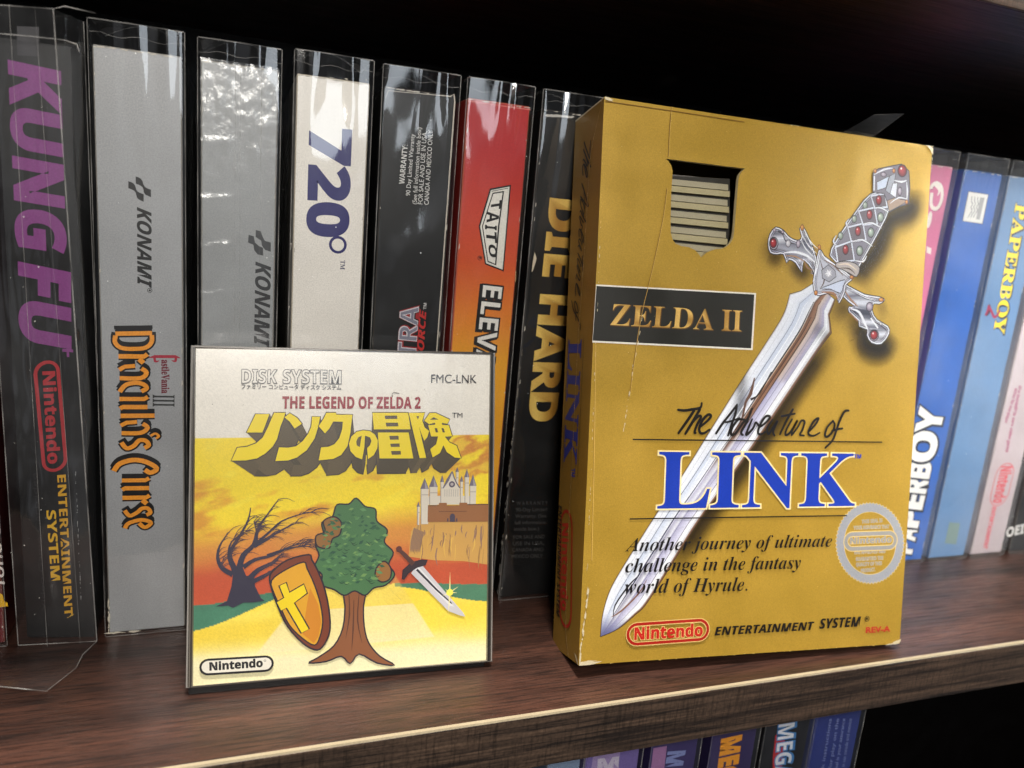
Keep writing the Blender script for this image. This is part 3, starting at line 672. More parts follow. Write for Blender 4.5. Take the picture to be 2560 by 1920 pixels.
for k in range(22):
    s_, t = rr.random(), rr.random(); c = (BL*(1-s_)+BR*s_)*(1-t)+(TLp*(1-s_)+TRp*s_)*t+np.array((0, -2.2, 0)); d_ = rr.uniform(.05, .2)
    b.add([c+d_*np.array((math.cos(a), 0, math.sin(a))) for a in np.arange(6)*math.pi/3], [(0, 1, 2, 3, 4, 5)], lin((225, 222, 216)), 2)
b.build('clear_sleeve', [M_loose, M_edge, M_dust, M_film], r)

# dark red box at the left border
r = root('game_box', 'dark red boxed game with yellow figure band, cut by the left photo edge', 'game box', (0, 130, 0), GROUP)
def pr(b, f):
    b.text(f, 'TOHO CO., LTD.', cZ((36, 1016)), cZ((-40, 200)), cZ((-14, 1012)), (215, 205, 198), 'sans', .01)
    b.poly(f, f.uvs(cZ((-60, 1060), (10, 1062), (20, 1075), (28, 1115), (52, 1125), (54, 1150), (-60, 1160))), (220, 170, 30))
carton(r, -13, 9.4, (96, 20, 24), (110, 60, 50), pr, 14); sleeve(r, -13, 9.4, 184, seed=14)

# ------------------------------------------------------------------ lower shelf boxes
YL = 14.; LF = Face((0, YL, 0), (1, 0, 0), (0, 0, 1)); G2 = 'boxed games standing on the shelf below'
def lower(xa, xb, col, label, pr=None, tl=None):
    x0 = LF.uv((xa, 1900))[0]; x1 = LF.uv((xb, 1900))[0]
    r = root('game_box', label, 'game box', ((x0+x1)/2, 120, -311), G2)
    b = MB(); b.box(x0, x1, YL, YL+127, -310, -21, col, .4)
    if pr: pr(b, Face((0, YL, 0), (1, 0, 0), (0, 0, 1)))
    b.build('carton', [M_ink], r)
    b = MB(); V = []
    for z in (-310.5, -19.5): V += [(x0-.8, YL+127, z), (x0-.8, YL-.9, z), (x1+.8, YL-.9, z), (x1+.8, YL+127, z)]
    b.add(V, [(i, i+1, i+5, i+4) for i in range(3)], (1, 1, 1))
    for xe in (x0-.8, x1+.8): b.add([(xe-.15, YL-.95, -310), (xe+.15, YL-.95, -310), (xe+.15, YL-.95, -19.5), (xe-.15, YL-.95, -19.5)], [(0, 1, 2, 3)], (1, 1, 1), 1)
    b.build('clear_sleeve', [M_film, M_edge], r)
lower(1372, 1452, (120, 138, 165), 'pale blue grey boxed game under the shelf, leftmost below')
def pr(b, f): 
    b.poly(f, f.uvs(cI((450, 540), (460, 470), (570, 450), (560, 540))), (150, 130, 175)); b.text(f, 'M', cI((480, 530)), cI((560, 520)), cI((482, 485)), (190, 180, 200), 'sans', .03)
lower(1466, 1596, (112, 96, 156), 'lilac boxed game with pale letter panel on the shelf below', pr)
def pr(b, f):
    b.poly(f, f.uvs(cI((690, 560), (705, 440), (760, 430), (745, 560))), (150, 104, 150)); b.text(f, 'ME', cI((765, 455)), cI((745, 560)), cI((835, 450)), (120, 130, 180), 'sans', .02)
lower(1626, 1738, (52, 40, 92), 'purple boxed game with mauve panel on the shelf below', pr)
def pr(b, f):
    b.text(f, 'MEGA', cI((985, 405)), cI((955, 640)), cI((1062, 388)), (226, 146, 30), 'sans', .045)
lower(1772, 1880, (44, 32, 78), 'violet boxed game with orange block lettering on the shelf below', pr)
def pr(b, f):
    b.poly(f, f.uvs(cI((1190, 480), (1200, 390), (1230, 355), (1240, 400), (1225, 540), (1190, 540))), (170, 30, 34))
    def g(u, v): return (200, 205, 215) if v > -62 else (60, 130, 190)
    b.text(f, 'MEGA', cI((1215, 345)), cI((1195, 570)), cI((1285, 335)), (60, 120, 180), 'sans', .05); b.text(f, 'MEGA', cI((1215, 345)), cI((1195, 570)), cI((1280, 335)), (210, 212, 218), 'sans', .0)
lower(1900, 2008, (18, 17, 20), 'black boxed game with red wedge and silver letters on the shelf below', pr)
def pr(b, f):
    for k, (x, t) in enumerate(((1380, 'game pak instructions'), (1410, 'licensed for play on the'), (1435, 'this official seal is your assurance'), (1462, 'for sale and use in usa canada and mexico'))):
        b.text(f, t, cI((x, 640)), cI((x+50, 320)), cI((x-12, 640)), (120, 130, 170), '', .01)
lower(2022, 2130, (36, 48, 112), 'navy boxed game with small rising text, rightmost on the shelf below', pr)

# ------------------------------------------------------------------ disk game case
def pose(x, y, yaw, lean, dep):
    """front plane of a box leaning back on its lower rear edge"""
    cy_, sy_ = math.cos(yaw), math.sin(yaw); c, s_ = math.cos(lean), math.sin(lean)
    Rz = lambda p: np.array([p[0]*cy_-p[1]*sy_, p[0]*sy_+p[1]*cy_, p[2]])
    O = np.array([x, y, 0])+Rz(np.array([0, -dep*c, dep*s_]))
    return Face(O, Rz(np.array([1., 0, 0])), Rz(np.array([0, s_, c])))
CF = pose(63.09, 39.31, -.0417, .2383, 10.)
r = root('disk_case', 'square clear disk game case with sunset cover, leaning at the front of the shelf', 'game case', (108, 50, 0))
out = CF.uvs([(464, 1722), (1231, 1655), (1239, 882), (477, 863)])
ins = CF.uvs([(482, 1718), (1217, 1652), (1227, 882.5), (489, 871)])
def inset(q, d):
    c = sum(q)/len(q); return [p+(c-p)/np.linalg.norm(c-p)*d for p in q]
b = MB(); b.slab(CF, inset(out, .5), -9.6, -3.0, (20, 19, 19)); b.build('tray', [M_pl], r)
b = MB(); q = CF.uvs([(470, 1749), (1214, 1678), (1214, 1640), (470, 1700)]); b.slab(CF, q, -9.4, -1.6, (12, 11, 11)); b.build('shade_slab', [M_pl], r)  # black slab added under the case, painted shade for the gap
b = MB()                                     # clear lid: rim walls and film front
def ring(A, B_, h0, h1, col):
    for i in range(4):
        j = (i+1) % 4; b.quad4([CF.P(A[i], h0), CF.P(A[j], h0), CF.P(B_[j], h1), CF.P(B_[i], h1)], col)
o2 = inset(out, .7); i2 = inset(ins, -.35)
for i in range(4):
    j = (i+1) % 4; b.quad4([CF.P(out[i], -9.2), CF.P(out[j], -9.2), CF.P(out[j], -.5), CF.P(out[i], -.5)], (150, 146, 140) if i == 1 else (62, 58, 54))  # pale right wall and outer bevel ring: edge highlight put into colour
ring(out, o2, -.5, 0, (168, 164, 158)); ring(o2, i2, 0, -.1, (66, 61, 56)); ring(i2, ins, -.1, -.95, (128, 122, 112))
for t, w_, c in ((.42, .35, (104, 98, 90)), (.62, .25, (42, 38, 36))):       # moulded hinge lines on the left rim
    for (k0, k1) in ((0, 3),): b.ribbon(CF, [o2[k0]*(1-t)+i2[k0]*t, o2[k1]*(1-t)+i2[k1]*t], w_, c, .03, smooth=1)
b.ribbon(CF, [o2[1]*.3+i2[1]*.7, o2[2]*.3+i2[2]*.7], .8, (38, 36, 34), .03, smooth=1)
b.build('lid_rim', [M_pl], r)
b = MB(); b.add([CF.P(p, -.25) for p in ins], [(0, 1, 2, 3)], (1, 1, 1)); 
rr = np.random.default_rng(12); du, dv = ins[1]-ins[0], ins[3]-ins[0]
for k in range(46):                          # hairline scratches on the lid
    p = ins[0]+du*rr.uniform(.02, .9)+dv*rr.uniform(.04, .97) if k > 22 else ins[0]+du*rr.uniform(.1, .8)+dv*rr.uniform(.78, .98); L = rr.uniform(1, 9); a = rr.uniform(-.9, -.5) if k > 12 else rr.uniform(0, 3)
    b.ribbon(CF, [p, p+L*np.array((math.cos(a), math.sin(a)))], [.015, .045], (255, 255, 255), -.2, 1, 1)
b.build('lid_front', [M_case, M_edge], r)

# the printed cover sheet, all art in one mesh
b = MB(); CV = Face(CF.P((0, 0), -1.0), CF.U, CF.V); A0, A1, A2, A3 = [p for p in ins]
e_ = .0
def st(s_, t): return (A3*(1-s_)+A2*s_)*(1-t)+(A0*(1-s_)+A1*s_)*t
NU, NV = 300, 340
Sg, Tg = np.meshgrid(np.linspace(0, 1, NU), np.linspace(0, 1, NV))
def mixc(a, c, t): return a*(1-t[..., None])+np.array(c, float)*t[..., None]
img = np.ones((NV, NU, 3))*np.array((236, 229, 217.))
sky = np.ones_like(img)*np.array((246, 216, 42.))
n1 = fbm(Sg*5+3, Tg*16+Sg*3, 5); n2 = fbm(Sg*9+9, Tg*22+Sg*6, 5); n3 = fbm(Sg*3, Tg*7, 4)
rgt = sstep(.62, .95, Sg)*sstep(.6, .3, Tg)
sky = mixc(sky, (214, 140, 44), np.clip(sstep(.50, .66, n1)*sstep(.36, .42, Tg)*.8, 0, 1))
sky = mixc(sky, (206, 128, 52), np.clip(sstep(.44, .6, n2)*rgt, 0, 1)); sky = mixc(sky, (248, 224, 60), sstep(.58, .7, n2)*.6)
low = sstep(.50, .60, Tg+.07*(n3-.5)+.02*Sg); sky = mixc(sky, (208, 132, 62), low*.9)
sky = mixc(sky, (190, 78, 48), sstep(.58, .70, Tg+.05*(n1-.5))*(.95-.25*sstep(.75, .9, Sg)*(Tg < .68)))
img = np.where((Tg > .268)[..., None], sky, img)
lf = .765-.030*sstep(0, .32, Sg)+.006*(n2-.5)
lf2 = np.where(Sg < .5, .842-.115*sstep(-.05, .42, Sg), 1)
green = (Sg < .36)*(Tg > lf)*(Tg < lf2)
rg0 = .735+.018*sstep(.66, 1., Sg)+.004*(n2-.5); rg1 = .742+.068*sstep(.62, 1.02, Sg)
hill = np.where(Sg < .36, lf, np.where(Sg < .62, .735, rg0))
path = mixc(np.ones_like(img)*np.array((246, 216, 70.)), (244, 226, 110), sstep(.3, .7, n1)*.5)
path = mixc(path, (240, 232, 190), sstep(.86, .955, Tg-.03*(Sg-.5))*.95); path = mixc(path, (226, 190, 50), sstep(.8, .84, Tg)*sstep(.93, .86, Tg)*sstep(.45, .2, Sg)*.5)
img = np.where((Tg > hill)[..., None], path, img)
img = np.where(green[..., None], np.array((70, 124, 98.))*(.92+.16*n2[..., None]), img)
img = np.where(((Sg > .66)*(Tg > rg0)*(Tg < rg1))[..., None], np.array((78, 128, 98.))*(.94+.12*n2[..., None]), img)
cpx = lambda p: CV.uv(p)
tri = [CV.uv(cK(p)) for p in ((485, 1232), (1690, 1112), (1192, 335))]        # pale glow triangle behind the bush
Pg = np.stack([st(s_, t) for s_, t in zip(Sg.ravel(), Tg.ravel())]).reshape(NV, NU, 2)
def inside(P, T, soft_=.35):
    d = np.full(P.shape[:2], 1e9)
    ar = np.cross(T[1]-T[0], T[2]-T[0])
    for i in range(3):
        a, c = T[i], T[(i+1) % 3]; e2 = (c-a)/np.linalg.norm(c-a); d = np.minimum(d, (e2[0]*(P[..., 1]-a[1])-e2[1]*(P[..., 0]-a[0]))*np.sign(ar))
    return sstep(-soft_, soft_, d)
it = inside(Pg, tri); img = mixc(img, (236, 206, 110), it*.42*(Tg < .80)); img = mixc(img, (240, 226, 180), it*.75*(Tg >= .80))
img *= (1+.035*(np.random.default_rng(1).random((NV, NU, 1))-.5)*2)
C = lin(np.clip(img, 0, 255).reshape(-1, 3))
b.add([CV.P(p, 0) for p in Pg.reshape(-1, 2)], [(j*NU+i, (j+1)*NU+i, (j+1)*NU+i+1, j*NU+i+1) for j in range(NV-1) for i in range(NU-1)], C)
CV.h = .02; INK = (44, 34, 44)
# castle on its crag
GW, SL = (216, 206, 190), (112, 104, 118)
b.poly(CV, CV.uvs(cV((340, 1280), (375, 930), (450, 850), (600, 800), (1440, 790), (1436, 1390), (1100, 1340), (700, 1330), (420, 1290))), lambda u, v: np.array((206, 158, 82)))
rq = random.Random(9)
for k in range(46):
    x = rq.uniform(400, 1400); y = rq.uniform(830, 1180); L = rq.uniform(60, 330); w0 = rq.uniform(.12, .6)
    x0 = max(x, 380+(y-850)*-.1); b.ribbon(CV, CV.uvs(cV((x0, y), (x0+rq.uniform(-25, 10), y+L*.5), (x0+rq.uniform(-40, 6), y+L))), [w0*.6, w0, .05], rq.choice([(150, 112, 84), (166, 124, 70), (222, 178, 84), (140, 108, 98)]))
for k in range(16): 
    x = 375+k*9; b.ribbon(CV, CV.uvs(cV((x+40, 880+k*4), (x, 1080), (x-15, 1220))), [.25, .4, .05], (138, 108, 92) if k % 2 else (160, 122, 84))
b.poly(CV, CV.uvs(cV((600, 560), (620, 440), (1270, 440), (1262, 560))), GW)
def tower(x0, x1, yt, yb, ya):
    b.poly(CV, CV.uvs(cV((x0, yt), (x1, yt), (x1-6, yb), (x0, yb))), GW)
    b.ribbon(CV, CV.uvs(cV((x0+5, yt), (x0+5, yb))), .22, (150, 140, 136), smooth=1); b.ribbon(CV, CV.uvs(cV((x0, yt+85), (x1, yt+85))), .3, (178, 166, 154), smooth=1)
    b.poly(CV, CV.uvs(cV((x0-6, yt+4), (x1+4, yt+4), ((x0+x1)/2+2, ya))), SL); b.poly(CV, CV.uvs(cV(((x0+x1)/2+6, yt), (x1-6, yt), ((x0+x1)/2+4, ya+40))), (160, 154, 164))
for t in ((990, 1030, 105, 400, 40), (1112, 1174, 178, 560, 62), (1050, 1092, 240, 560, 160), (778, 826, 245, 560, 150)): tower(*t)
b.poly(CV, CV.uvs(cV((818, 560), (818, 330), (940, 105), (1045, 330), (1045, 560))), GW)
b.ribbon(CV, CV.uvs(cV((815, 335), (880, 220), (940, 102))), [.3, .9, .3], SL); b.ribbon(CV, CV.uvs(cV((940, 102), (985, 230), (1046, 330))), .4, SL)
b.disc(CV, CV.uv(cV((938, 280))), 1.0, (90, 80, 96)); b.disc(CV, CV.uv(cV((938, 280))), .5, (180, 170, 168))
for k in range(7): b.ribbon(CV, CV.uvs(cV((840+30*k, 350), (838+30*k, 450))), .22, (180, 170, 160), smooth=1)
for t in ((505, 615, 340, 830, 190), (625, 738, 312, 565, 155), (1180, 1272, 298, 560, 140), (455, 492, 585, 840, 520)): tower(*t)
BR_ = (150, 98, 58)
b.poly(CV, CV.uvs(cV((600, 800), (605, 575), (755, 572), (758, 535), (865, 535), (868, 570), (1038, 568), (1040, 533), (1148, 533), (1150, 560), (1446, 556), (1440, 795))), BR_)
b.ribbon(CV, CV.uvs(cV((605, 575), (755, 573))), .25, (90, 58, 40), smooth=1); b.ribbon(CV, CV.uvs(cV((755, 655), (1140, 652))), .2, (104, 66, 44), smooth=1); b.ribbon(CV, CV.uvs(cV((1150, 560), (1446, 556))), .35, (96, 62, 42), smooth=1)
b.poly(CV, CV.uvs(cV((908, 798), (908, 720), (922, 690), (945, 682), (968, 690), (980, 720), (980, 798))), (72, 62, 78)); b.poly(CV, CV.uvs(cV((868, 796), (872, 750), (888, 748), (890, 796))), (82, 66, 74)); b.poly(CV, CV.uvs(cV((990, 796), (994, 748), (1012, 750), (1014, 796))), (82, 66, 74))
# wind-bent bare tree
TRK = (52, 48, 66)
b.poly(CV, CV.uvs(cK((215, 905), (290, 870), (320, 770), (330, 690), (318, 655), (395, 640), (420, 700), (470, 700), (480, 770), (520, 850), (545, 868), (470, 878), (400, 880), (330, 915), (300, 900))), TRK)
br = [([(330, 690), (260, 650), (228, 580), (240, 500), (290, 420)], 36, 6), ([(345, 660), (310, 580), (320, 520), (370, 440), (430, 330), (450, 240)], 38, 5), ([(370, 660), (400, 560), (470, 490), (500, 380), (560, 290), (640, 180)], 42, 4),
      ([(470, 500), (560, 450), (640, 400), (760, 340)], 30, 4), ([(400, 640), (480, 590), (600, 560), (720, 500), (830, 470)], 30, 4), ([(440, 720), (500, 660), (600, 610), (640, 570)], 40, 14), ([(460, 740), (540, 700), (610, 660)], 34, 16),
      ([(500, 470), (580, 400), (660, 330), (800, 280), (890, 270)], 18, 3), ([(300, 560), (320, 470), (420, 400)], 16, 4), ([(560, 560), (680, 520), (800, 500), (910, 510)], 16, 3), ([(490, 480), (490, 400), (470, 330)], 18, 4)]
rq = random.Random(4)
for pts, w0, w1 in br:
    n = len(pts); b.ribbon(CV, CV.uvs(cK(*pts)), [(w0+(w1-w0)*i/(n-1))*.044 for i in range(n)], TRK)
    for k in range(14):
        i = rq.randint(1, n-2) if n > 2 else 0; t = rq.random(); x = pts[i][0]*(1-t)+pts[i+1][0]*t; y = pts[i][1]*(1-t)+pts[i+1][1]*t
        L = rq.uniform(40, 150); a = rq.uniform(-.75, .12) if x > 330 else rq.uniform(-1.2, -.3)
        b.ribbon(CV, CV.uvs(cK((x, y), (x+L*.5*math.cos(a), y+L*.5*math.sin(a)-8), (x+L*math.cos(a+.15), y+L*math.sin(a+.15)))), [.26, .17, .06], (72, 56, 66), h=CV.h+.001*k)
    CV.h += .014
# generic leafy bush with a split trunk where the path bends
def outl(pts, fill, w_=.42, k=3, c=INK):
    P, _ = spline(np.array(CV.uvs(cK(*pts))), np.ones(len(pts)), k, True); b.poly(CV, list(P), fill); b.ribbon(CV, P, w_, c, smooth=1, closed=True)
outl([(1075, 760), (1085, 900), (1070, 1050), (1010, 1170), (900, 1250), (840, 1285), (960, 1275), (1060, 1240), (1120, 1290), (1180, 1225), (1300, 1285), (1420, 1300), (1320, 1240), (1245, 1150), (1215, 1040), (1210, 900), (1225, 760)], (138, 84, 50), .45)
for q in ([(1110, 800), (1115, 960), (1090, 1120)], [(1180, 820), (1170, 1000), (1200, 1150)], [(1145, 860), (1140, 1050), (1130, 1200)]): b.ribbon(CV, CV.uvs(cK(*q)), [.2, .5, .1], (92, 54, 36))
for pts, c in (([(1010, 790), (930, 760), (930, 690), (880, 640), (910, 560), (885, 480), (940, 420), (930, 340), (1000, 300), (1030, 220), (1110, 215), (1160, 175), (1220, 230), (1290, 250), (1300, 330), (1370, 390), (1350, 470), (1410, 540), (1380, 620), (1420, 690), (1360, 760), (1280, 780), (1220, 830), (1150, 800), (1080, 830)], (74, 116, 74)),
               ([(900, 500), (890, 430), (950, 400), (940, 330), (1010, 300), (1060, 340), (1050, 420), (1000, 450), (980, 510)], (142, 100, 52)),
               ([(1300, 640), (1350, 600), (1395, 650), (1385, 720), (1330, 740), (1290, 700)], (150, 104, 54))):
    outl(pts, c, .45, 4)
for k in range(150):
    a, q = rq.uniform(0, 6.28), rq.random()**.5; x, y = 1150+225*q*math.cos(a), 510+270*q*math.sin(a); d = rq.uniform(9, 20); t = rq.uniform(-.8, .5)
    cc = rq.choice([(54, 94, 66), (60, 102, 68), (96, 142, 92), (86, 130, 78), (112, 150, 88), (46, 84, 64)]); ux, uy = d*math.cos(t), d*math.sin(t)
    b.poly(CV, CV.uvs(cK((x-ux*1.3, y-uy*1.3), (x+uy*.6, y-ux*.6), (x+ux*1.3, y+uy*1.3), (x-uy*.6, y+ux*.6))), cc, CV.up(.0003))
for k in range(26):
    x, y = rq.uniform(1010, 1290), rq.uniform(420, 780); b.ribbon(CV, CV.uvs(cK((x, y), (x+18, y+14), (x+40, y+4))), [.08, .22, .08], (36, 62, 50), h=CV.h+.001*k)
CV.h += .03
# wooden shield and sword left leaning there
outl([(578, 705), (610, 655), (700, 590), (840, 555), (862, 590), (900, 660), (940, 760), (970, 880), (985, 1010), (975, 1100), (930, 1180), (880, 1195), (800, 1150), (700, 1040), (640, 920), (590, 780)], (120, 58, 36), .5, 3)
outl([(590, 730), (680, 660), (805, 605), (830, 650), (880, 760), (920, 890), (935, 1010), (915, 1110), (880, 1165), (800, 1120), (710, 1030), (650, 910), (605, 810)], (220, 160, 40), .42, 3)
b.poly(CV, CV.uvs(cK((830, 880), (850, 780), (905, 890), (925, 1010), (905, 1110), (875, 1150), (800, 1090))), (206, 132, 36))
P = CV.uvs(cK((640, 765), (690, 742), (712, 808), (808, 752), (832, 815), (745, 880), (845, 1055), (790, 1085), (690, 915), (652, 935), (622, 875), (672, 845)))
b.poly(CV, P, (238, 208, 30)); b.ribbon(CV, P, .42, INK, smooth=1, closed=True)
P = CV.uvs(cK((1560, 640), (1600, 622), (1880, 945), (1895, 972), (1860, 965), (1780, 935), (1530, 680)))
b.poly(CV, P, (206, 202, 206)); b.poly(CV, CV.uvs(cK((1555, 655), (1582, 640), (1820, 905), (1790, 900))), (226, 224, 226)); b.ribbon(CV, CV.uvs(cK((1568, 655), (1700, 790), (1805, 885))), [.7, .6, .35], (56, 52, 62), smooth=1)
P = CV.uvs(cK((1470, 720), (1475, 660), (1530, 610), (1600, 590), (1640, 592), (1625, 625), (1570, 640), (1510, 680), (1482, 722))); b.poly(CV, P, (56, 42, 48)); b.ribbon(CV, P, .3, INK, smooth=1, closed=True)
b.ribbon(CV, CV.uvs(cK((1545, 620), (1490, 560), (1450, 522))), [1.5, 1.3, 1.1], (86, 54, 46), smooth=1); b.disc(CV, CV.uv(cK((1448, 518))), .95, (96, 50, 44))
for a, L in ((1.57, 190), (-1.62, 205), (.55, 95), (2.5, 55), (-.1, 70), (3.5, 70)):
    c = CV.uv(cK((1790, 810))); b.ribbon(CV, [c, c+np.array((math.cos(a), math.sin(a)))*L*.034], [.5, .03], (246, 232, 160), smooth=1)
b.disc(CV, CV.uv(cK((1790, 810))), 1.1, (250, 236, 90))
# title
DK = (96, 82, 58); YL_ = (246, 218, 26)
L1 = [cT((10, 62), (140, 62), (62, 250), (-95, 250))]
L1 = [cT((-2, 62), (138, 62), (66, 250), (-96, 250)), cT((185, 48), (300, 48), (288, 95), (250, 190), (215, 320), (170, 395), (95, 465), (10, 515), (-100, 535), (-252, 538), (-190, 405), (-90, 395), (0, 360), (70, 300), (120, 200)),
      cT((292, 95), (345, 52), (420, 100), (470, 160), (395, 210), (345, 140)), cT((575, 88), (655, 88), (640, 180), (600, 310), (520, 430), (420, 505), (330, 535), (198, 542), (235, 402), (330, 405), (410, 390), (480, 335), (535, 260), (565, 190)),
      cT((720, 48), (815, 48), (822, 68), (985, 68), (965, 250), (935, 390), (870, 480), (790, 520), (640, 535), (665, 402), (740, 395), (800, 370), (850, 310), (880, 220), (888, 140), (790, 138), (750, 210), (705, 260), (640, 185), (690, 110)),
      cT((1095, 228), (1165, 235), (1215, 270), (1245, 330), (1240, 410), (1205, 480), (1145, 522), (1135, 410), (1165, 380), (1180, 335), (1165, 300), (1115, 282), (1108, 400), (1085, 525), (1020, 500), (965, 440), (950, 365), (975, 290), (1030, 242)),
      cT((1190, 48), (1555, 48), (1580, 218), (1205, 218)), cT((1245, 250), (1560, 250), (1608, 515), (1262, 515)),
      cT((1560, 48), (1725, 48), (1700, 130), (1725, 200), (1770, 235), (1750, 300), (1718, 335), (1690, 260), (1665, 190), (1740, 510), (1672, 512)),
      cT((1775, 52), (1835, 50), (1980, 118), (1955, 162), (1900, 150), (1900, 172), (1970, 175), (2005, 288), (1930, 292), (1975, 350), (2050, 385), (2095, 512), (2030, 505), (1950, 450), (1915, 380), (1880, 460), (1805, 505), (1780, 420), (1840, 370), (1860, 290), (1790, 290), (1760, 175), (1830, 170), (1830, 150), (1770, 165), (1720, 130))]
HO = {5: [cT((1080, 282), (1060, 400), (1030, 380), (1025, 340), (1045, 300))], 6: [cT((1315, 78), (1440, 78), (1446, 110), (1322, 112)), cT((1325, 150), (1450, 150), (1455, 186), (1332, 188))],
      7: [cT((1362, 284), (1455, 284), (1460, 322), (1370, 324)), cT((1372, 365), (1466, 362), (1470, 396), (1380, 398)), cT((1380, 440), (1478, 438), (1482, 474), (1388, 478))],
      8: [cT((1640, 82), (1668, 84), (1655, 118))], 9: [cT((1815, 95), (1865, 118), (1775, 120)), cT((1825, 205), (1850, 205), (1862, 248), (1838, 250)), cT((1895, 205), (1915, 205), (1932, 248), (1908, 250))]}
SM = {1, 2, 3, 4, 5}
shp = []
for i, q in enumerate(L1): shp.append([np.array(p) for p in CV.uvs(q)])
vp = CV.uv(cT((1130, 1450))); ex = lambda p: p+(vp-p)*.165
for q in shp:                                # block sides, then their dark outline
    Q = [ex(p) for p in q]; n = len(q); hh = CV.up()
    b.poly(CV, Q, DK, hh); b.ribbon(CV, Q, .42, INK, hh-.009, smooth=1, closed=True)
    for i in range(n):
        j = (i+1) % n; hh += .0006; P4 = [q[i], q[j], Q[j], Q[i]]
        ar = np.cross(P4[1]-P4[0], P4[2]-P4[0])
        nr = (q[j]-q[i])/(np.linalg.norm(q[j]-q[i])+1e-6); sh = .92+.12*nr[0]*np.sign(nr[1]+.01)
        b.add([CV.P(p, hh) for p in (P4 if ar > 0 else P4[::-1])], [(0, 1, 2, 3)], lin(np.array(DK)*sh))
    CV.h = hh
rq = random.Random(2)
for k in range(900):                         # stone texture on the block sides
    q = rq.choice(shp); i = rq.randrange(len(q)); t = rq.random(); p = q[i]*(1-t)+q[(i+1) % len(q)]*t; p = p+(ex(p)-p)*rq.uniform(.08, .95); d = rq.uniform(.07, .17)
    b.poly(CV, [p+np.array((-d, 0)), p+np.array((0, -d*.6)), p+np.array((d, 0)), p+np.array((0, d*.6))], rq.choice([(66, 54, 38), (126, 110, 82), (74, 62, 44)]), CV.h+.003+k*.00002)
CV.h += .03
for i, q in enumerate(shp):
    hs = [CV.uvs(o_) for o_ in HO.get(i, [])]
    b.ribbon(CV, q, .55, INK, smooth=1, closed=True)
    for o_ in hs: b.ribbon(CV, o_, .3, INK, smooth=1, closed=True)
    if i == 6 or i == 7: b.poly(CV, q, YL_, holes=hs)
    else: b.poly(CV, q, YL_, holes=hs)
# small print
b.text(CV, 'THE LEGEND OF ZELDA 2', cJ((663, 487)), cJ((1592, 488)), cJ((664, 408)), (150, 36, 46), 'sans', .018)
for off, c in ((.034, (52, 48, 50)), (-.008, (230, 224, 214))):
    b.text(CV, 'DISK', cJ((390, 316)), cJ((624, 318)), cJ((392, 226)), c, 'sans', off); b.text(CV, 'SYSTEM', cJ((668, 318)), cJ((1058, 322)), cJ((669, 228)), c, 'sans', off)
b.text(CV, 'ファミリー コンピュータ ディスク システム', cJ((388, 354)), cJ((1058, 362)), cJ((388, 328)), (66, 62, 62), '', .016)
b.text(CV, 'FMC-LNK', cJ((1664, 316)), cJ((1970, 318)), cJ((1665, 260)), (50, 46, 48), '', 0)
b.text(CV, 'TM', cJ((1805, 550)), cJ((1874, 551)), cJ((1806, 517)), (54, 50, 52), '', 0)
pill(b, CV, cK((112, 1362)), cK((598, 1332)), cK((112, 1264)), .62, (30, 28, 30), (232, 226, 212))
b.text(CV, 'Nintendo', cK((175, 1333)), cK((530, 1308)), cK((174, 1280)), (34, 32, 34), 'sans', .03)
c = CV.uv(cK((546, 1268))); b.ribbon(CV, [c+.28*np.array((math.cos(t), math.sin(t))) for t in np.arange(10)*math.pi/5], .1, (34, 32, 34), smooth=1, closed=True)
for k in range(16):
    p = st(rq.uniform(.03, .97), rq.uniform(.02, .25)); d = rq.uniform(.06, .14); b.disc(CV, p, d, (120, 108, 92), n=7)
for p, w_ in ((cJ((1400, 395), (1412, 380), (1450, 388)), .2), (cJ((1405, 410), (1400, 398)), .3)): b.ribbon(CV, CV.uvs(p), w_, (96, 84, 60), smooth=1)
b.build('cover_sheet', [M_cover], r)

# ------------------------------------------------------------------ gold game box
DG = 22.1
GF = pose(179.64, 35.62, -.0574, .1637, DG)
r = root('gold_box', 'worn gold cardboard game box with silver sword and shield-shaped cutout, leaning upright', 'game box', (243, 47, 0))
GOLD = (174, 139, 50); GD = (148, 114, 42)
TL_, TR_, BR2, BL2 = GF.uvs([(1511, 242), (2331, 366), (2249, 1609), (1446, 1663)])
GF.clip = [BL2, BR2, TR_, TL_]
hole_px = [(125, 190), (1155, 318), (1115, 352), (1082, 400), (1068, 460), (1040, 800), (1015, 1120), (1000, 1220), (960, 1290), (900, 1340), (840, 1358), (780, 1362), (720, 1380), (650, 1410), (585, 1470), (545, 1415), (500, 1370), (430, 1338), (330, 1322), (255, 1292), (215, 1240), (192, 1150), (188, 1000), (200, 600), (216, 350), (200, 280), (160, 220)]
hole = GF.uvs([cN(p) for p in hole_px])
b = MB(); TK = 1.3
# front edge line slightly dented by wear
per = []
rr = np.random.default_rng(21)
for a, c in ((BL2, BR2), (BR2, TR_), (TR_, TL_), (TL_, BL2)):
    d = (c-a)/np.linalg.norm(c-a); q = np.array([-d[1], d[0]])
    for k in range(30):
        t = k/30; per.append(a+(c-a)*t+q*(.16*(float(fbm(np.array(t*9+a[0]), np.array(a[1]), 3))-.5)))
b.poly(GF, per, GOLD, 0, holes=[hole])
n = len(hole)
for i in range(n):
    j = (i+1) % n; b.quad4([GF.P(hole[i], 0), GF.P(hole[j], 0), GF.P(hole[j], -TK), GF.P(hole[i], -TK)], (196, 180, 140), 1)
GF.h = .02
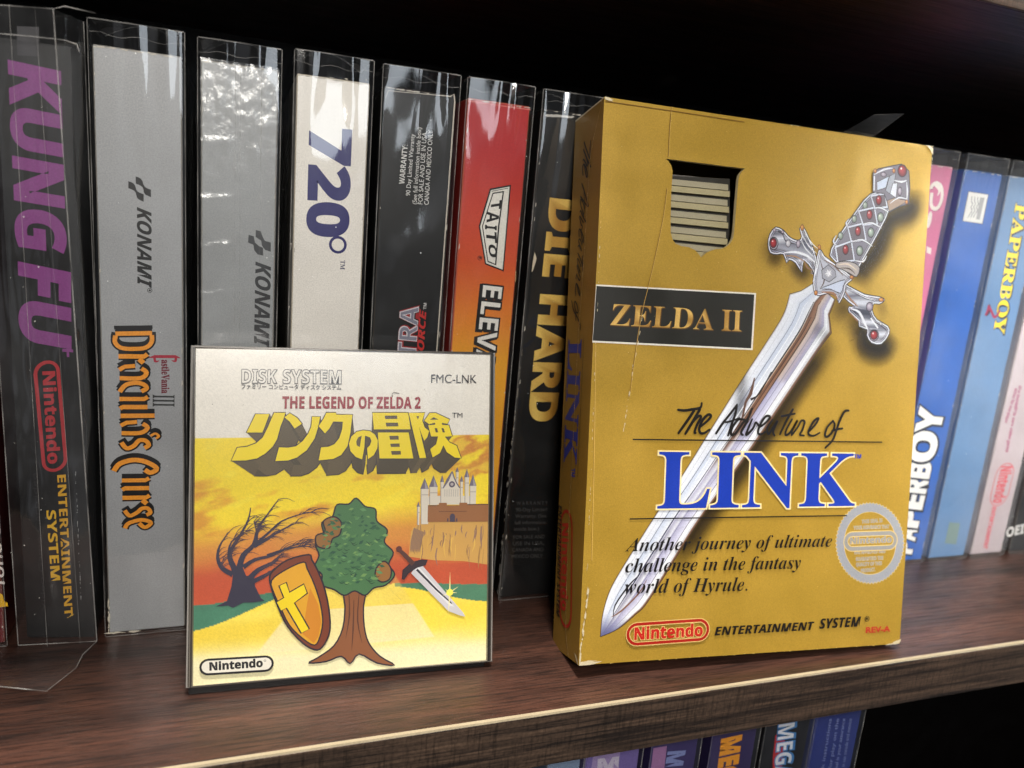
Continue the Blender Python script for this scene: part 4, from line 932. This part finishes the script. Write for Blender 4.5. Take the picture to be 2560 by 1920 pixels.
# printed drop tone beside the sword
def sdisc(px, rx, a, col=(24, 14, 4)):
    c = GF.uv(px); h = GF.up(); n = 24; k = 4; V = [GF.P(c, h)]; Cc = [np.append(lin(col), a)]
    for j in range(1, k+1):
        for i in range(n):
            t = 2*math.pi*i/n; V.append(GF.P((c[0]+rx*j/k*math.cos(t), c[1]+rx*j/k*math.sin(t)), h)); Cc.append(np.append(lin(col), a*(1-sstep(0, 1, j/k))))
    F = [(0, 1+i, 1+(i+1) % n) for i in range(n)]+[(1+j*n+i, 1+(j+1)*n+i, 1+(j+1)*n+(i+1) % n, 1+j*n+(i+1) % n) for j in range(k-1) for i in range(n)]
    b.add(V, F, np.array(Cc), 3)
def sstrip(pts, wd, a, off=(0, 0), col=(24, 14, 4)):
    P = np.array(GF.uvs(pts)); P, W_ = spline(P, np.ones(len(P)), 5); h = GF.up(); n = len(P); V = []; Cc = []; m_ = 7
    for i in range(n):
        t = P[min(i+1, n-1)]-P[max(i-1, 0)]; t /= np.linalg.norm(t); q = np.array([-t[1], t[0]])
        for j in range(m_): V.append(GF.P(P[i]+np.array(off)+q*wd*(j/(m_-1)-.5), h)); Cc.append(np.append(lin(col), a*math.sin(math.pi*j/(m_-1))**1.5*min(1, i/4, (n-1-i)/4)))
    b.add(V, [(i*m_+j, i*m_+j+1, (i+1)*m_+j+1, (i+1)*m_+j) for i in range(n-1) for j in range(m_-1)], np.array(Cc), 3)
LE = [(2045, 700), (1973.7, 735), (1957, 788), (1908, 867), (1854, 950), (1780, 1068), (1706, 1187), (1646, 1276), (1587, 1369), (1538, 1449), (1518, 1493), (1505.6, 1542), (1500.6, 1592)]
RE = [(2088, 745), (2073, 779), (2078.6, 833), (2017, 918), (1954, 1012), (1880, 1121), (1802, 1228), (1740, 1313), (1673, 1421), (1617, 1508), (1588, 1537), (1545, 1572), (1503, 1591)]
sstrip(RE[2:9], 13, .8, (.6, -1.0))
sstrip(cL((470, 800), (560, 900), (640, 960)), 10, .7); sstrip(cL((340, 790), (440, 850)), 9, .6)
sstrip(cL((1330, 330), (1310, 480), (1170, 560), (1080, 760), (980, 880), (930, 1000)), 15, .85)
sstrip(cL((1160, 1140), (1080, 1180)), 9, .6); sstrip(cL((900, 1210), (990, 1330), (1010, 1420), (1120, 1440), (1190, 1330)), 14, .85)
sdisc(cL((1090, 1400)), 9, .55); sdisc(cL((370, 770)), 7, .5); sdisc(cL((850, 1160)), 8, .5)
# blade
def dens(head, rest):
    h_, q = np.array(GF.uvs(head)), np.array(GF.uvs(rest)); a = [h_[i]*(1-t/3)+h_[i+1]*t/3 for i in range(2) for t in range(3)]
    q, _ = spline(q, np.ones(len(q)), 6); return np.vstack([a, q])
hB = GF.up(); L_ = dens([(2036, 706), (2002, 727), (1973.7, 735)], LE[1:]); R_ = dens([(2088, 750), (2073, 788), (2079, 833)], [RE[2], (2050, 870)]+RE[3:])
nt_, nf = len(L_), 30; V = []; Cc = []
def blade(f, t):
    W1 = np.array((214, 216, 222.)); BLU = np.array((178, 188, 208.)); LAV = np.array((150, 148, 178.)); BRN = np.array((122, 92, 72.)); DKB = np.array((44, 30, 26.))
    if f < .03: c = np.array((120, 100, 76.))
    elif f < .24: c = W1*(1-.35*f/.24)+BLU*.35*f/.24
    elif f < .45: c = BLU*(1-(f-.24)/.21)+W1*(f-.24)/.21
    elif f < .60:
        k = (f-.45)/.15; up = (DKB*(1-k)+BRN*k)*1.0+np.array((40, 26, 18.))*math.sin(math.pi*k); lo = LAV*(1-k)+W1*k*.95+LAV*0
        s_ = float(sstep(.40, .47, t+.1*(k-.5))); c = up*(1-s_)+lo*s_
        if t > .6: c = (LAV*.78*(1-k)+W1*k) 
    elif f < .8: k = (f-.60)/.20; c = LAV*(1-k)+np.array((196, 196, 214.))*k if t > .3 else np.array((188, 168, 150.))*(1-k)+LAV*k
    elif f < .965: c = W1*.99
    else: c = np.array((112, 78, 54.))
    if f < .40: c = c*(1-.42*math.exp(-((t-.335-.12*f)/.018)**2))+0
    if f > .66: c = c*(1-.25*math.exp(-((t-.12)/.03)**2))
    s_ = float(sstep(.86, .985, t+.05*(f-.5))); c = c*(1-s_)+np.array((92, 94, 132.))*s_
    return np.clip(c, 0, 255)
for i in range(nt_):
    for j in range(nf):
        f = j/(nf-1); V.append(GF.P(L_[i]*(1-f)+R_[i]*f, hB)); Cc.append(lin(blade(f, i/(nt_-1))))
b.add(V, [(i*nf+j, (i+1)*nf+j, (i+1)*nf+j+1, i*nf+j+1) for i in range(nt_-1) for j in range(nf-1)], np.array(Cc), 1)
def along(f, t0, t1, wd, col):
    i0, i1 = int(t0*(nt_-1)), int(t1*(nt_-1)); n = i1-i0+1
    b.ribbon(GF, [L_[i]*(1-f)+R_[i]*f for i in range(i0, i1+1)], [wd*(.35+.65*math.sin(math.pi*(k+.6)/(n+.2))) for k in range(n)], col, mat=1, smooth=1)
along(.24, .02, .9, .24, (96, 96, 108)); along(.45, .05, .44, .5, (40, 32, 34)); along(.44, .44, .9, .5, (66, 66, 92)); along(.60, .03, .43, .45, (60, 44, 40)); along(.63, .44, .88, .18, (120, 118, 140)); along(.81, .03, .92, .24, (104, 104, 118))
along(.53, .1, .42, .5, (70, 46, 36)); along(.48, .12, .4, .2, (186, 150, 116)); along(.70, .04, .5, .22, (112, 110, 132)); along(.12, .1, .8, .16, (168, 172, 186)); along(.92, .06, .7, .16, (150, 152, 166)); along(.33, .06, .5, .3, (226, 228, 232)); along(.88, .05, .6, .4, (226, 228, 232))
b.ribbon(GF, list(L_)+list(R_[::-1]), .22, (60, 46, 34), mat=1, smooth=1, closed=True)
b.ribbon(GF, GF.uvs(cG((390, 1310), (400, 1240), (470, 1140), (520, 1090))), [.1, .5, .6, .2], (30, 26, 34), mat=1); b.ribbon(GF, GF.uvs(cG((380, 1300), (430, 1270), (520, 1180), (560, 1110))), [.1, .6, .5, .1], (120, 84, 64), mat=1)
b.ribbon(GF, GF.uvs(cG((1105, 90), (1085, 170), (1060, 215), (1040, 300), (990, 380))), [.4, 1.3, .9, .7, .2], (90, 62, 48), mat=1); b.ribbon(GF, GF.uvs(cG((1190, 60), (1130, 170), (1085, 200))), [.4, .5, .9], (40, 30, 30), mat=1)
# hilt
LN = (40, 36, 44)
def metal(u, v):
    t = .5+.5*math.sin(1.25*u+.9*v); return np.array((46, 48, 66))*(1-t)+np.array((214, 216, 226))*t
def sh(pts, fill=metal, w_=.32, k=2, crop_=cL):
    P, _ = spline(np.array(GF.uvs(crop_(*pts))), np.ones(len(pts)), k, True); b.poly(GF, list(P), fill, mat=1)
    n = len(P); ar = sum(P[i][0]*P[(i+1) % n][1]-P[(i+1) % n][0]*P[i][1] for i in range(n))
    if n > 20:                               # engraved inner contours
        T = np.array([P[(i+1) % n]-P[i-1] for i in range(n)]); T /= np.linalg.norm(T, axis=1)[:, None]+1e-9; Nn = np.stack([-T[:, 1], T[:, 0]], 1)*np.sign(ar)
        for d, wd, c in ((.38, .34, (226, 228, 234)), (.72, .2, (70, 70, 86)), (1.05, .22, (150, 152, 168)), (1.4, .16, (84, 72, 74))): b.ribbon(GF, P+Nn*d, wd, c, mat=1, smooth=1, closed=True)
    b.ribbon(GF, P, w_, LN, mat=1, smooth=1, closed=True)
def gem(p, rx, ry, kind):
    c = GF.uv(cL(p)); k = .0365
    cols = {'red': ((196, 60, 66), (92, 10, 22)), 'jade': ((190, 202, 186), (96, 108, 98)), 'lil': ((206, 194, 206), (112, 98, 118)), 'gold': ((232, 170, 96), (140, 72, 32)), 'white': ((226, 224, 228), (150, 146, 156))}[kind]
    b.disc(GF, c, rx*k*1.18, LN, ry=ry*k*1.18, mat=1); b.disc(GF, c, rx*k, cols[0], edge=cols[1], ry=ry*k, mat=1)
    if kind in ('red', 'jade'): b.disc(GF, c+np.array((-rx*.3, ry*.38))*k, rx*k*.2, (236, 226, 222), mat=1, n=8)
def hl(pts, w_=.4, col=(222, 224, 230)): b.ribbon(GF, GF.uvs(cL(*pts)), [w_*.3]+[w_]*(len(pts)-2)+[w_*.3] if len(pts) > 2 else w_, col, mat=1)
sh([(645, 930), (665, 810), (600, 640), (572, 600), (548, 612), (562, 665), (545, 692), (505, 684), (470, 660), (440, 625), (385, 600), (342, 650), (330, 720), (345, 780), (395, 792), (436, 790), (458, 850), (478, 828), (520, 850), (566, 915), (578, 830), (640, 905)])
for k in range(5): hl([(560+6*k, 690-12*k), (590+12*k, 750-8*k), (650+8*k, 812-14*k)], .34, (70, 72, 90) if k % 2 else (224, 226, 232))
hl([(440, 780), (520, 775), (600, 800), (660, 850)], .8); hl([(445, 800), (520, 805), (590, 845)], .5, (160, 122, 92)); hl([(430, 640), (455, 700), (520, 720)], .5, (60, 58, 70)); hl([(400, 630), (440, 650)], .6, (50, 48, 58)); hl([(585, 840), (600, 880), (640, 900)], .6, (150, 108, 80))
gem((370, 715), 42, 52, 'white'); gem((368, 712), 32, 40, 'red'); gem((540, 718), 20, 34, 'lil'); gem((470, 715), 24, 30, 'white'); gem((567, 606), 18, 26, 'gold'); gem((375, 622), 14, 16, 'lil'); gem((432, 636), 14, 12, 'lil')
sh([(858, 1000), (890, 1008), (1000, 1065), (1100, 1082), (1138, 1105), (1100, 1135), (1062, 1132), (1052, 1180), (1085, 1240), (1160, 1285), (1168, 1340), (1115, 1410), (1045, 1402), (1012, 1350), (1015, 1312), (958, 1290), (955, 1250), (888, 1190), (890, 1150), (925, 1148), (850, 1085)])
for k in range(4): hl([(885+10*k, 1012+10*k), (960+14*k, 1060+12*k), (1060+6*k, 1100+4*k)], .34, (70, 72, 90) if k % 2 else (224, 226, 232))
hl([(900, 1165), (960, 1190), (1000, 1270), (1020, 1310)], .9); hl([(860, 1040), (900, 1100), (950, 1150)], .7, (156, 112, 82)); hl([(895, 1195), (950, 1250)], .6, (150, 106, 78)); hl([(1060, 1250), (1120, 1290), (1150, 1320)], .5, (60, 58, 70)); hl([(1040, 1230), (1090, 1300)], .6)
gem((1032, 1152), 36, 40, 'lil'); gem((1062, 1350), 50, 50, 'white'); gem((1062, 1348), 40, 40, 'red'); gem((1112, 1104), 28, 18, 'gold'); gem((1110, 1270), 16, 14, 'white')
sh([(640, 1000), (650, 900), (682, 750), (720, 800), (800, 860), (912, 945), (888, 985), (868, 1005), (862, 1050), (822, 1130), (800, 1080), (740, 1062), (690, 1075), (655, 1062)], (176, 178, 190))
sh([(690, 1030), (760, 1000), (860, 965), (850, 1010), (830, 1060), (760, 1030)], (188, 196, 214), .28); hl([(700, 1050), (780, 1060), (812, 1100)], 1.0, (150, 108, 80)); hl([(640, 980), (670, 880), (690, 780)], .5); hl([(700, 790), (760, 850), (880, 940)], .7); hl([(690, 830), (720, 960), (690, 1030)], .6, (84, 66, 60)); hl([(720, 830), (800, 880), (850, 940)], .6, (110, 82, 66))
sh([(700, 900), (745, 862), (792, 900), (800, 945), (752, 982), (705, 955)], (150, 150, 160), .25, 1)
for k in range(10):
    a = k*math.pi/5+.2; c = GF.uv(cL((748, 922))); b.ribbon(GF, [c, c+np.array((math.cos(a), math.sin(a)))*1.55], [.7, .05], (232, 230, 232) if k % 2 else (198, 196, 204), mat=1, smooth=1)
for p, rx, ry in (((684, 742), 16, 22), ((908, 948), 22, 16), ((660, 1056), 18, 22)): gem(p, rx, ry, 'gold')
sh([(755, 800), (800, 690), (880, 570), (950, 470), (1035, 372), (1140, 362), (1168, 480), (1110, 610), (1040, 740), (965, 870), (935, 915), (850, 880)], (120, 116, 128), .35)
for p in ((830, 662), (925, 546), (1000, 452)): gem(p, 26, 32, 'jade')
for p in ((962, 766), (1040, 640), (1106, 536)): gem(p, 34, 42, 'jade')
for q in (((795, 740), (905, 700), (925, 832), (812, 848)), ((880, 604), (985, 577), (1005, 690), (905, 702)), ((955, 492), (1064, 467), (1084, 580), (985, 586)), ((1040, 387), (1136, 371), (1152, 464), (1066, 471))):
    P = GF.uvs(cL(*q)); b.poly(GF, P, (104, 96, 104), mat=1); b.ribbon(GF, P, 1.15, LN, mat=1, smooth=1, closed=True); b.ribbon(GF, P, .8, (206, 210, 222), mat=1, smooth=1, closed=True)
for p in ((865, 758), (950, 630), (1030, 516), (1094, 416)): gem(p, 30, 42, 'red')
for q in (((905, 705), (980, 690), (1050, 735)), ((985, 580), (1050, 575), (1112, 610)), ((1066, 470), (1110, 470), (1160, 500)), ((925, 832), (985, 840), (1010, 800)), ((800, 730), (780, 700), (800, 660)), ((880, 600), (868, 575), (890, 545))): hl(q, .95, (70, 60, 62)); hl(q, .6)
sh([(800, 850), (860, 838), (930, 852), (962, 890), (940, 945), (905, 930), (840, 895), (800, 880)], (170, 160, 156), .3); hl([(815, 862), (880, 858), (940, 900)], .6, (214, 196, 176)); hl([(830, 885), (890, 890), (930, 925)], .5, (70, 52, 46))
sh([(1052, 360), (1052, 230), (1090, 200), (1190, 178), (1250, 168), (1302, 215), (1308, 330), (1300, 440), (1240, 462), (1165, 500), (1152, 430), (1130, 372)], (118, 112, 124), .35, 1)
sh([(1080, 292), (1162, 252), (1142, 330), (1082, 350)], (196, 206, 224), .25, 1); sh([(1168, 250), (1210, 232), (1196, 320), (1168, 372), (1140, 350)], (160, 162, 176), .25, 1); sh([(1190, 300), (1222, 300), (1212, 400), (1170, 372)], (214, 216, 226), .25, 1); sh([(1150, 420), (1200, 400), (1290, 420), (1240, 455), (1165, 495)], (166, 140, 124), .25, 1)
hl([(1060, 240), (1130, 205), (1190, 195)], .7); hl([(1200, 280), (1250, 290), (1285, 280)], .7); hl([(1285, 290), (1290, 360), (1285, 420)], .6); hl([(1170, 440), (1230, 400), (1290, 410)], .5); hl([(1062, 250), (1060, 350)], .5)
gem((1126, 240), 30, 20, 'lil'); gem((1238, 356), 22, 38, 'lil')
for p in ((1068, 215), (1197, 214), (1285, 430)): gem(p, 16, 20, 'gold')
gem((1255, 214), 48, 52, 'red')
# name plate
q = cF((310, 1060), (1138, 1105), (1120, 1400), (290, 1360))
b.poly(GF, GF.uvs(q), (222, 216, 204), mat=1); b.poly(GF, GF.uvs(cF((312, 1068), (1129, 1112), (1112, 1391), (292, 1351))), (34, 33, 28), mat=1)
def zg(u, v): t = .5+.5*math.sin(v*1.2+u*.25); return np.array((160, 118, 50))*(1-t)+np.array((214, 176, 96))*t
b.text(GF, 'ZELDA', cF((382, 1270)), cF((915, 1296)), cF((392, 1160)), (88, 60, 26), 'serif', .012, mat=1, d=(.18, -.18)); b.text(GF, 'ZELDA', cF((382, 1270)), cF((915, 1296)), cF((392, 1160)), zg, 'serif', -.006, mat=1)
b.text(GF, 'II', cF((958, 1298)), cF((1062, 1303)), cF((963, 1190)), (88, 60, 26), 'serif', .012, mat=1, d=(.18, -.18)); b.text(GF, 'II', cF((958, 1298)), cF((1062, 1303)), cF((963, 1190)), zg, 'serif', -.004, mat=1)
# titles
BK = (20, 17, 16)
b.ribbon(GF, GF.uvs(cG((487, 401), (1748, 415))), .42, BK, mat=1, smooth=1); b.ribbon(GF, GF.uvs(cG((472, 803), (1570, 786))), .42, BK, mat=1, smooth=1)
BLU = (22, 52, 156)
for off, c in ((.022, (224, 206, 150)), (.004, BLU)): b.text(GF, 'LINK', cG((612, 750)), cG((1608, 736)), cG((622, 465)), c, 'serif', off, mat=1)
b.text(GF, 'TM', cG((1605, 497)), cG((1642, 497)), cG((1605, 476)), BLU, 'sans', .01, mat=1)
STROKES = [([(150, 195), (220, 203), (300, 192), (395, 172), (412, 122)], 25), ([(330, 200), (250, 320), (156, 452)], 28), ([(392, 190), (310, 330), (230, 460)], 28), ([(238, 452), (310, 335), (378, 265), (402, 280), (360, 360), (332, 440), (345, 452)], 26),
 ([(392, 385), (470, 322), (514, 265), (480, 250), (420, 312), (385, 400), (398, 450), (440, 452), (495, 415)], 26), ([(570, 458), (640, 350), (740, 222), (800, 140)], 24), ([(800, 138), (786, 230), (740, 360), (702, 480)], 24), ([(645, 335), (720, 325), (830, 285)], 18),
 ([(882, 305), (815, 305), (745, 400), (738, 470), (790, 450), (860, 350), (908, 300)], 24), ([(968, 180), (905, 335), (848, 440), (866, 474)], 25), ([(968, 300), (925, 400), (902, 475), (975, 405), (1008, 335), (1046, 380)], 24),
 ([(1046, 392), (1120, 335), (1166, 275), (1120, 268), (1062, 350), (1032, 440), (1060, 466), (1112, 440)], 24), ([(1190, 310), (1135, 395), (1150, 462), (1200, 390), (1248, 318), (1200, 430), (1216, 480)], 23), ([(1418, 190), (1345, 320), (1275, 465)], 25), ([(1292, 268), (1370, 252), (1440, 238)], 22),
 ([(1408, 300), (1345, 415), (1338, 474), (1392, 440), (1470, 310), (1412, 420), (1404, 476)], 23), ([(1404, 476), (1470, 390), (1510, 318), (1548, 330), (1520, 420), (1494, 470), (1540, 480)], 22), ([(1590, 440), (1660, 365), (1702, 290), (1650, 320), (1592, 425), (1598, 470), (1650, 482), (1712, 450)], 23),
 ([(1862, 318), (1800, 385), (1772, 470), (1800, 492), (1856, 435), (1880, 360), (1858, 316)], 24), ([(2034, 205), (1985, 218), (1925, 340), (1862, 520), (1775, 615)], 25), ([(1850, 428), (1900, 412), (1965, 402)], 24)]
for pts, wd in STROKES:
    n = len(pts); P = GF.uvs(cP(*pts)); b.ribbon(GF, P, [wd*.034*(.78+.32*math.sin(math.pi*(i+.7)/n)) for i in range(n)], BK, mat=1, smooth=5)
    for e2 in (P[0], P[-1]): b.disc(GF, e2, wd*.0145, BK, mat=1, n=10)
for t, a, c, q in (('Another journey of ultimate', (447, 967), (1492, 942), (452, 900)), ('challenge in the fantasy', (448, 1073), (1335, 1053), (451, 1004)), ('world of Hyrule.', (444, 1180), (1066, 1165), (448, 1109))):
    b.text(GF, t, cG(a), cG(c), cG(q), BK, 'serifit', -.004, mat=1)
RD = (178, 34, 24)
pill(b, GF, cG((462, 1438)), cG((866, 1408)), cG((462, 1338)), 1.55, (222, 190, 120)); 
pill(b, GF, cG((462, 1438)), cG((866, 1408)), cG((462, 1338)), .95, RD); b.text(GF, 'Nintendo', cG((495, 1413)), cG((838, 1393)), cG((497, 1352)), (222, 190, 120), 'sans', .05, mat=1); b.text(GF, 'Nintendo', cG((495, 1413)), cG((838, 1393)), cG((497, 1352)), RD, 'sans', .022, mat=1)
b.text(GF, 'ENTERTAINMENT', cG((900, 1391)), cG((1402, 1362)), cG((902, 1349)), BK, 'sansit', .012, mat=1); b.text(GF, 'SYSTEM', cG((1430, 1357)), cG((1638, 1344)), cG((1432, 1308)), BK, 'sansit', .012, mat=1)
c = GF.uv(cG((1670, 1307))); b.ribbon(GF, [c+.95*np.array((math.cos(t), math.sin(t))) for t in np.arange(14)*math.pi/7], .22, BK, mat=1, smooth=1, closed=True); b.text(GF, 'R', cG((1664, 1313)), cG((1677, 1312)), cG((1664, 1301)), BK, 'sans', .02, mat=1)
b.text(GF, 'REV-A', cG((1666, 1378)), cG((1785, 1371)), cG((1667, 1350)), (176, 44, 34), '', .03, mat=1)
# wear on the card
WHT = (214, 200, 168)
cr1 = cF((702, 105), (690, 250), (683, 400)); cr2 = cF((676, 560), (655, 720), (600, 980), (540, 1230), (500, 1500), (482, 1640))
for k, (q, w_) in enumerate(((cr1, .16), (cr2, .16))): b.ribbon(GF, [GF.inside(p) for p in GF.uvs(q)], w_, (112, 78, 24), mat=1); b.ribbon(GF, [GF.inside(p)+np.array((.14, 0)) for p in GF.uvs(q)], w_*.6, (222, 184, 100), mat=1)
scuffs(b, GF, cF((565, 1120)), cF((480, 1640)), 10, 51, .35, WHT); scuffs(b, GF, cG((490, 20)), cG((440, 360)), 16, 52, .4, WHT)
b.ribbon(GF, GF.uvs([(1513, 254), (1700, 281), (1860, 306)]), .2, (120, 84, 26), mat=1)
scuffs(b, GF, cF((1080, 186)), cF((1360, 238)), 18, 53, .8, WHT); scuffs(b, GF, cF((2000, 325)), cF((2056, 345)), 16, 54, .7, WHT); scuffs(b, GF, (2330, 372), (2325, 440), 5, 55, .4, WHT); scuffs(b, GF, (2249, 1600), (2215, 1612), 10, 56, .8, WHT)
scuffs(b, GF, (1446, 1660), (1475, 1655), 26, 57, 1.6, WHT); scuffs(b, GF, (2322, 368), (2331, 380), 10, 63, 1.3, WHT); scuffs(b, GF, (2238, 1606), (2249, 1600), 10, 64, 1.4, WHT); scuffs(b, GF, (1511, 246), (1524, 250), 8, 65, 1., WHT); scuffs(b, GF, (1446, 1661), (1472, 1450), 34, 58, .8, WHT); scuffs(b, GF, (1500, 560), (1466, 1440), 34, 59, .35, WHT); scuffs(b, GF, (1509, 250), (1500, 560), 22, 60, .3, (216, 176, 92)); scuffs(b, GF, (1480, 1659), (2240, 1608), 30, 61, .35, (222, 190, 110)); scuffs(b, GF, (2331, 400), (2250, 1600), 22, 62, .3, (216, 186, 110))
b.ribbon(GF, GF.uvs([(1488, 862), (1484, 1140), (1478, 1400)]), .18, (206, 168, 88), mat=1)
rq = random.Random(6)
for k in range(120): b.disc(GF, BL2+(BR2-BL2)*rq.random()+(TL_-BL2)*rq.random(), rq.uniform(.04, .12), rq.choice([(226, 190, 110), (120, 82, 24), (226, 206, 150)]), n=6, mat=1, h=GF.h+.002+.0001*k)
b.build('front_panel', [M_gold, M_ink, M_foil, M_soft], r)
# quality seal
b = MB(); GF.h = .5
mc = lambda x, y: GF.uv(cM((x, y)))
def el(rx, ry, n, teeth=0): return [mc(698+rx*(1+(teeth if i % 2 else 0))*math.cos(2*math.pi*i/n)+0, 818-ry*(1+(teeth if i % 2 else 0))*math.sin(2*math.pi*i/n)) for i in range(n)]
E1 = el(446, 530, 128, -.045); E1b = el(452, 536, 128, -.04); E2 = el(338, 408, 60); E2b = el(332, 402, 60)
GF.h = .06
b.poly(GF, E1b, (226, 196, 120), holes=[E2b]); b.poly(GF, E1, (152, 154, 160), holes=[E2])
SV = (150, 148, 146)
for t, x0, x1, y in (('THIS SEAL IS', 592, 858, 562), ('YOUR ASSURANCE THAT', 486, 948, 642), ('HAS APPROVED AND', 496, 898, 962), ('GUARANTEED THE', 514, 868, 1048), ('QUALITY OF THIS', 518, 852, 1118), ('PRODUCT.', 580, 766, 1198)):
    for o_, c in ((.06, (222, 192, 120)), (.03, SV)): b.text(GF, t, cM((x0, y)), cM((x1, y-18)), cM((x0, y-46)), c, 'sans', o_)
for w_, c in ((2.1, (222, 192, 120)), (1.45, SV)): pill(b, GF, cM((385, 895)), cM((1025, 870)), cM((385, 705)), w_, c)
for o_, c in ((.06, (222, 192, 120)), (.03, SV)): b.text(GF, 'Nintendo', cM((440, 828)), cM((975, 806)), cM((442, 748)), c, 'sans', o_)
b.build('seal_emblem', [M_foil], r)
# sides, top and back of the card
bk = lambda uv, ins=.0: GF.P(uv, -DG)
SLc = Face(GF.P(BL2, 0), GF.P(BL2, 0)-GF.P(BL2, -DG), GF.P(TL_, 0)-GF.P(BL2, 0))
b = MB()
SLc.clip = None
pq = [SLc.uv(p) for p in ((1382, 1613), (1446, 1663), (1511, 242), (1439, 301))]
n = 30; V = []
for k in range(n):
    t = k/(n-1)
    for s_ in range(6):
        f = s_/5; p = (pq[0]*(1-f)+pq[1]*f)*(1-t)+(pq[3]*(1-f)+pq[2]*f)*t
        V.append(SLc.P(p, .25*math.sin(math.pi*f)*(float(fbm(np.array(t*6.), np.array(.5), 3))-.6)-.01))
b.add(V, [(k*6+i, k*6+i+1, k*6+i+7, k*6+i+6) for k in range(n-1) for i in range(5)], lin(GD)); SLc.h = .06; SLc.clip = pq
q0, q1, q2 = SLc.uv(cW((218, 85))), SLc.uv(cW((150, 1375))), SLc.uv(cW((272, 75)))
for pts, wd in STROKES:
    P = [q0+(x-140)/1895*(q1-q0)+(480-y)/300*(q2-q0) for x, y in pts]; b.ribbon(SLc, P, wd*.022, BK, mat=1, smooth=3)
b.text(SLc, 'LINK', cW((118, 1468)), cO((522, 605)), cW((205, 1466)), (24, 46, 140), 'serif', .01, mat=1)
b.ribbon(SLc, SLc.uvs([cW((113, 1455)), cO((514, 640))]), .22, BK, mat=1, smooth=1); b.ribbon(SLc, SLc.uvs([cW((222, 1455)), cO((588, 680))]), .22, BK, mat=1, smooth=1); b.text(SLc, 'TM', cO((556, 640)), cO((556, 680)), cO((575, 640)), (24, 46, 140), 'sans', .01, mat=1)
pill(b, SLc, cO((508, 840)), cO((502, 1385)), cO((562, 850)), 1.1, (176, 34, 26)); b.text(SLc, 'Nintendo', cO((515, 905)), cO((508, 1320)), cO((545, 905)), (176, 34, 26), 'sans', .02, mat=1)
b.text(SLc, 'ENTERTAINMENT SYSTEM', cO((497, 815)), cO((486, 1350)), cO((512, 818)), BK, 'sansit', .01, mat=1)
cr = [cF((345, 95)), cF((300, 300)), cW((262, 240)), cW((238, 640)), cW((225, 860)), cW((200, 1200)), cW((185, 1420)), cO((575, 300)), cO((560, 620)), cO((545, 900)), cO((535, 1200)), cO((530, 1420)), cO((545, 1560))]
P = [SLc.inside(p) for p in SLc.uvs(cr)]; b.ribbon(SLc, P, .3, (92, 66, 26), mat=1); b.ribbon(SLc, [p+np.array((.2, 0)) for p in P], .16, (224, 186, 110), mat=1, smooth=4)
for k in range(len(cr)-1): scuffs(b, SLc, cr[k], cr[k+1], 5, 70+k, .45, (216, 186, 130))
scuffs(b, SLc, cO((518, 130)), cO((510, 260)), 8, 90, .6, WHT); scuffs(b, SLc, (1440, 1640), (1446, 1663), 12, 91, 1., WHT); scuffs(b, SLc, (1446, 1660), (1470, 1400), 16, 92, .6, WHT)
b.build('side_panel', [M_gold, M_ink], r)
BLb, TLb = SLc.P(pq[0], 0), SLc.P(pq[3], 0)
BRb2, TRb2 = GF.P(BR2, -DG), GF.P(TR_, -DG)
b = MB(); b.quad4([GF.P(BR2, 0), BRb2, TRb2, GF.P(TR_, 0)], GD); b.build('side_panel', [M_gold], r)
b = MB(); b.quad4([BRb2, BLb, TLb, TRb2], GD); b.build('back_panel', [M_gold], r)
b = MB(); b.quad4([GF.P(TL_, 0), GF.P(TR_, 0), TRb2, TLb], GOLD); b.quad4([GF.P(TL_, 0), TLb, TLb-np.array((0, 0, .6)), GF.P(TL_, -.2)-np.array((0, 0, .4))], WHT, 1); b.build('top_flap', [M_gold, M_ink], r)
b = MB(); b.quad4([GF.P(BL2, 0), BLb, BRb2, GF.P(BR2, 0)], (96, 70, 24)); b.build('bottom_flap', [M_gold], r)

# cartridge seen through the cutout
D0 = 3.2; GC = Face(GF.P((0, 0), -D0), GF.U, GF.V)
cg = root('game_cartridge', 'ribbed beige plastic cartridge seen through the cutout of the gold box', 'game cartridge', (225, 52, 60))
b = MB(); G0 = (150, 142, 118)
def rib(yl0, yl1, yr0, yr1, xr, h0, h1, c=G0, xl=150):
    q = GC.uvs(cN((xl, yl1), (xr, yr1), (xr, yr0), (xl, yl0))); q2 = inset(q, .25); q2 = [q[i]*.0+q2[i] for i in range(4)]
    n_ = 4
    b.add([GC.P(p, h1) for p in q2], [(0, 1, 2, 3)], lin(c))
    for i in range(4):
        j = (i+1) % 4; b.quad4([GC.P(q[i], h0), GC.P(q[j], h0), GC.P(q2[j], h1), GC.P(q2[i], h1)], c)
shade_slab = GC.uvs(cN((-200, 1750), (985, 1850), (985, 440), (-200, 380))); b.slab(GC, shade_slab, -12, -1.3, (40, 37, 31))  # slab behind the ribs coloured dark to put shade in the grooves
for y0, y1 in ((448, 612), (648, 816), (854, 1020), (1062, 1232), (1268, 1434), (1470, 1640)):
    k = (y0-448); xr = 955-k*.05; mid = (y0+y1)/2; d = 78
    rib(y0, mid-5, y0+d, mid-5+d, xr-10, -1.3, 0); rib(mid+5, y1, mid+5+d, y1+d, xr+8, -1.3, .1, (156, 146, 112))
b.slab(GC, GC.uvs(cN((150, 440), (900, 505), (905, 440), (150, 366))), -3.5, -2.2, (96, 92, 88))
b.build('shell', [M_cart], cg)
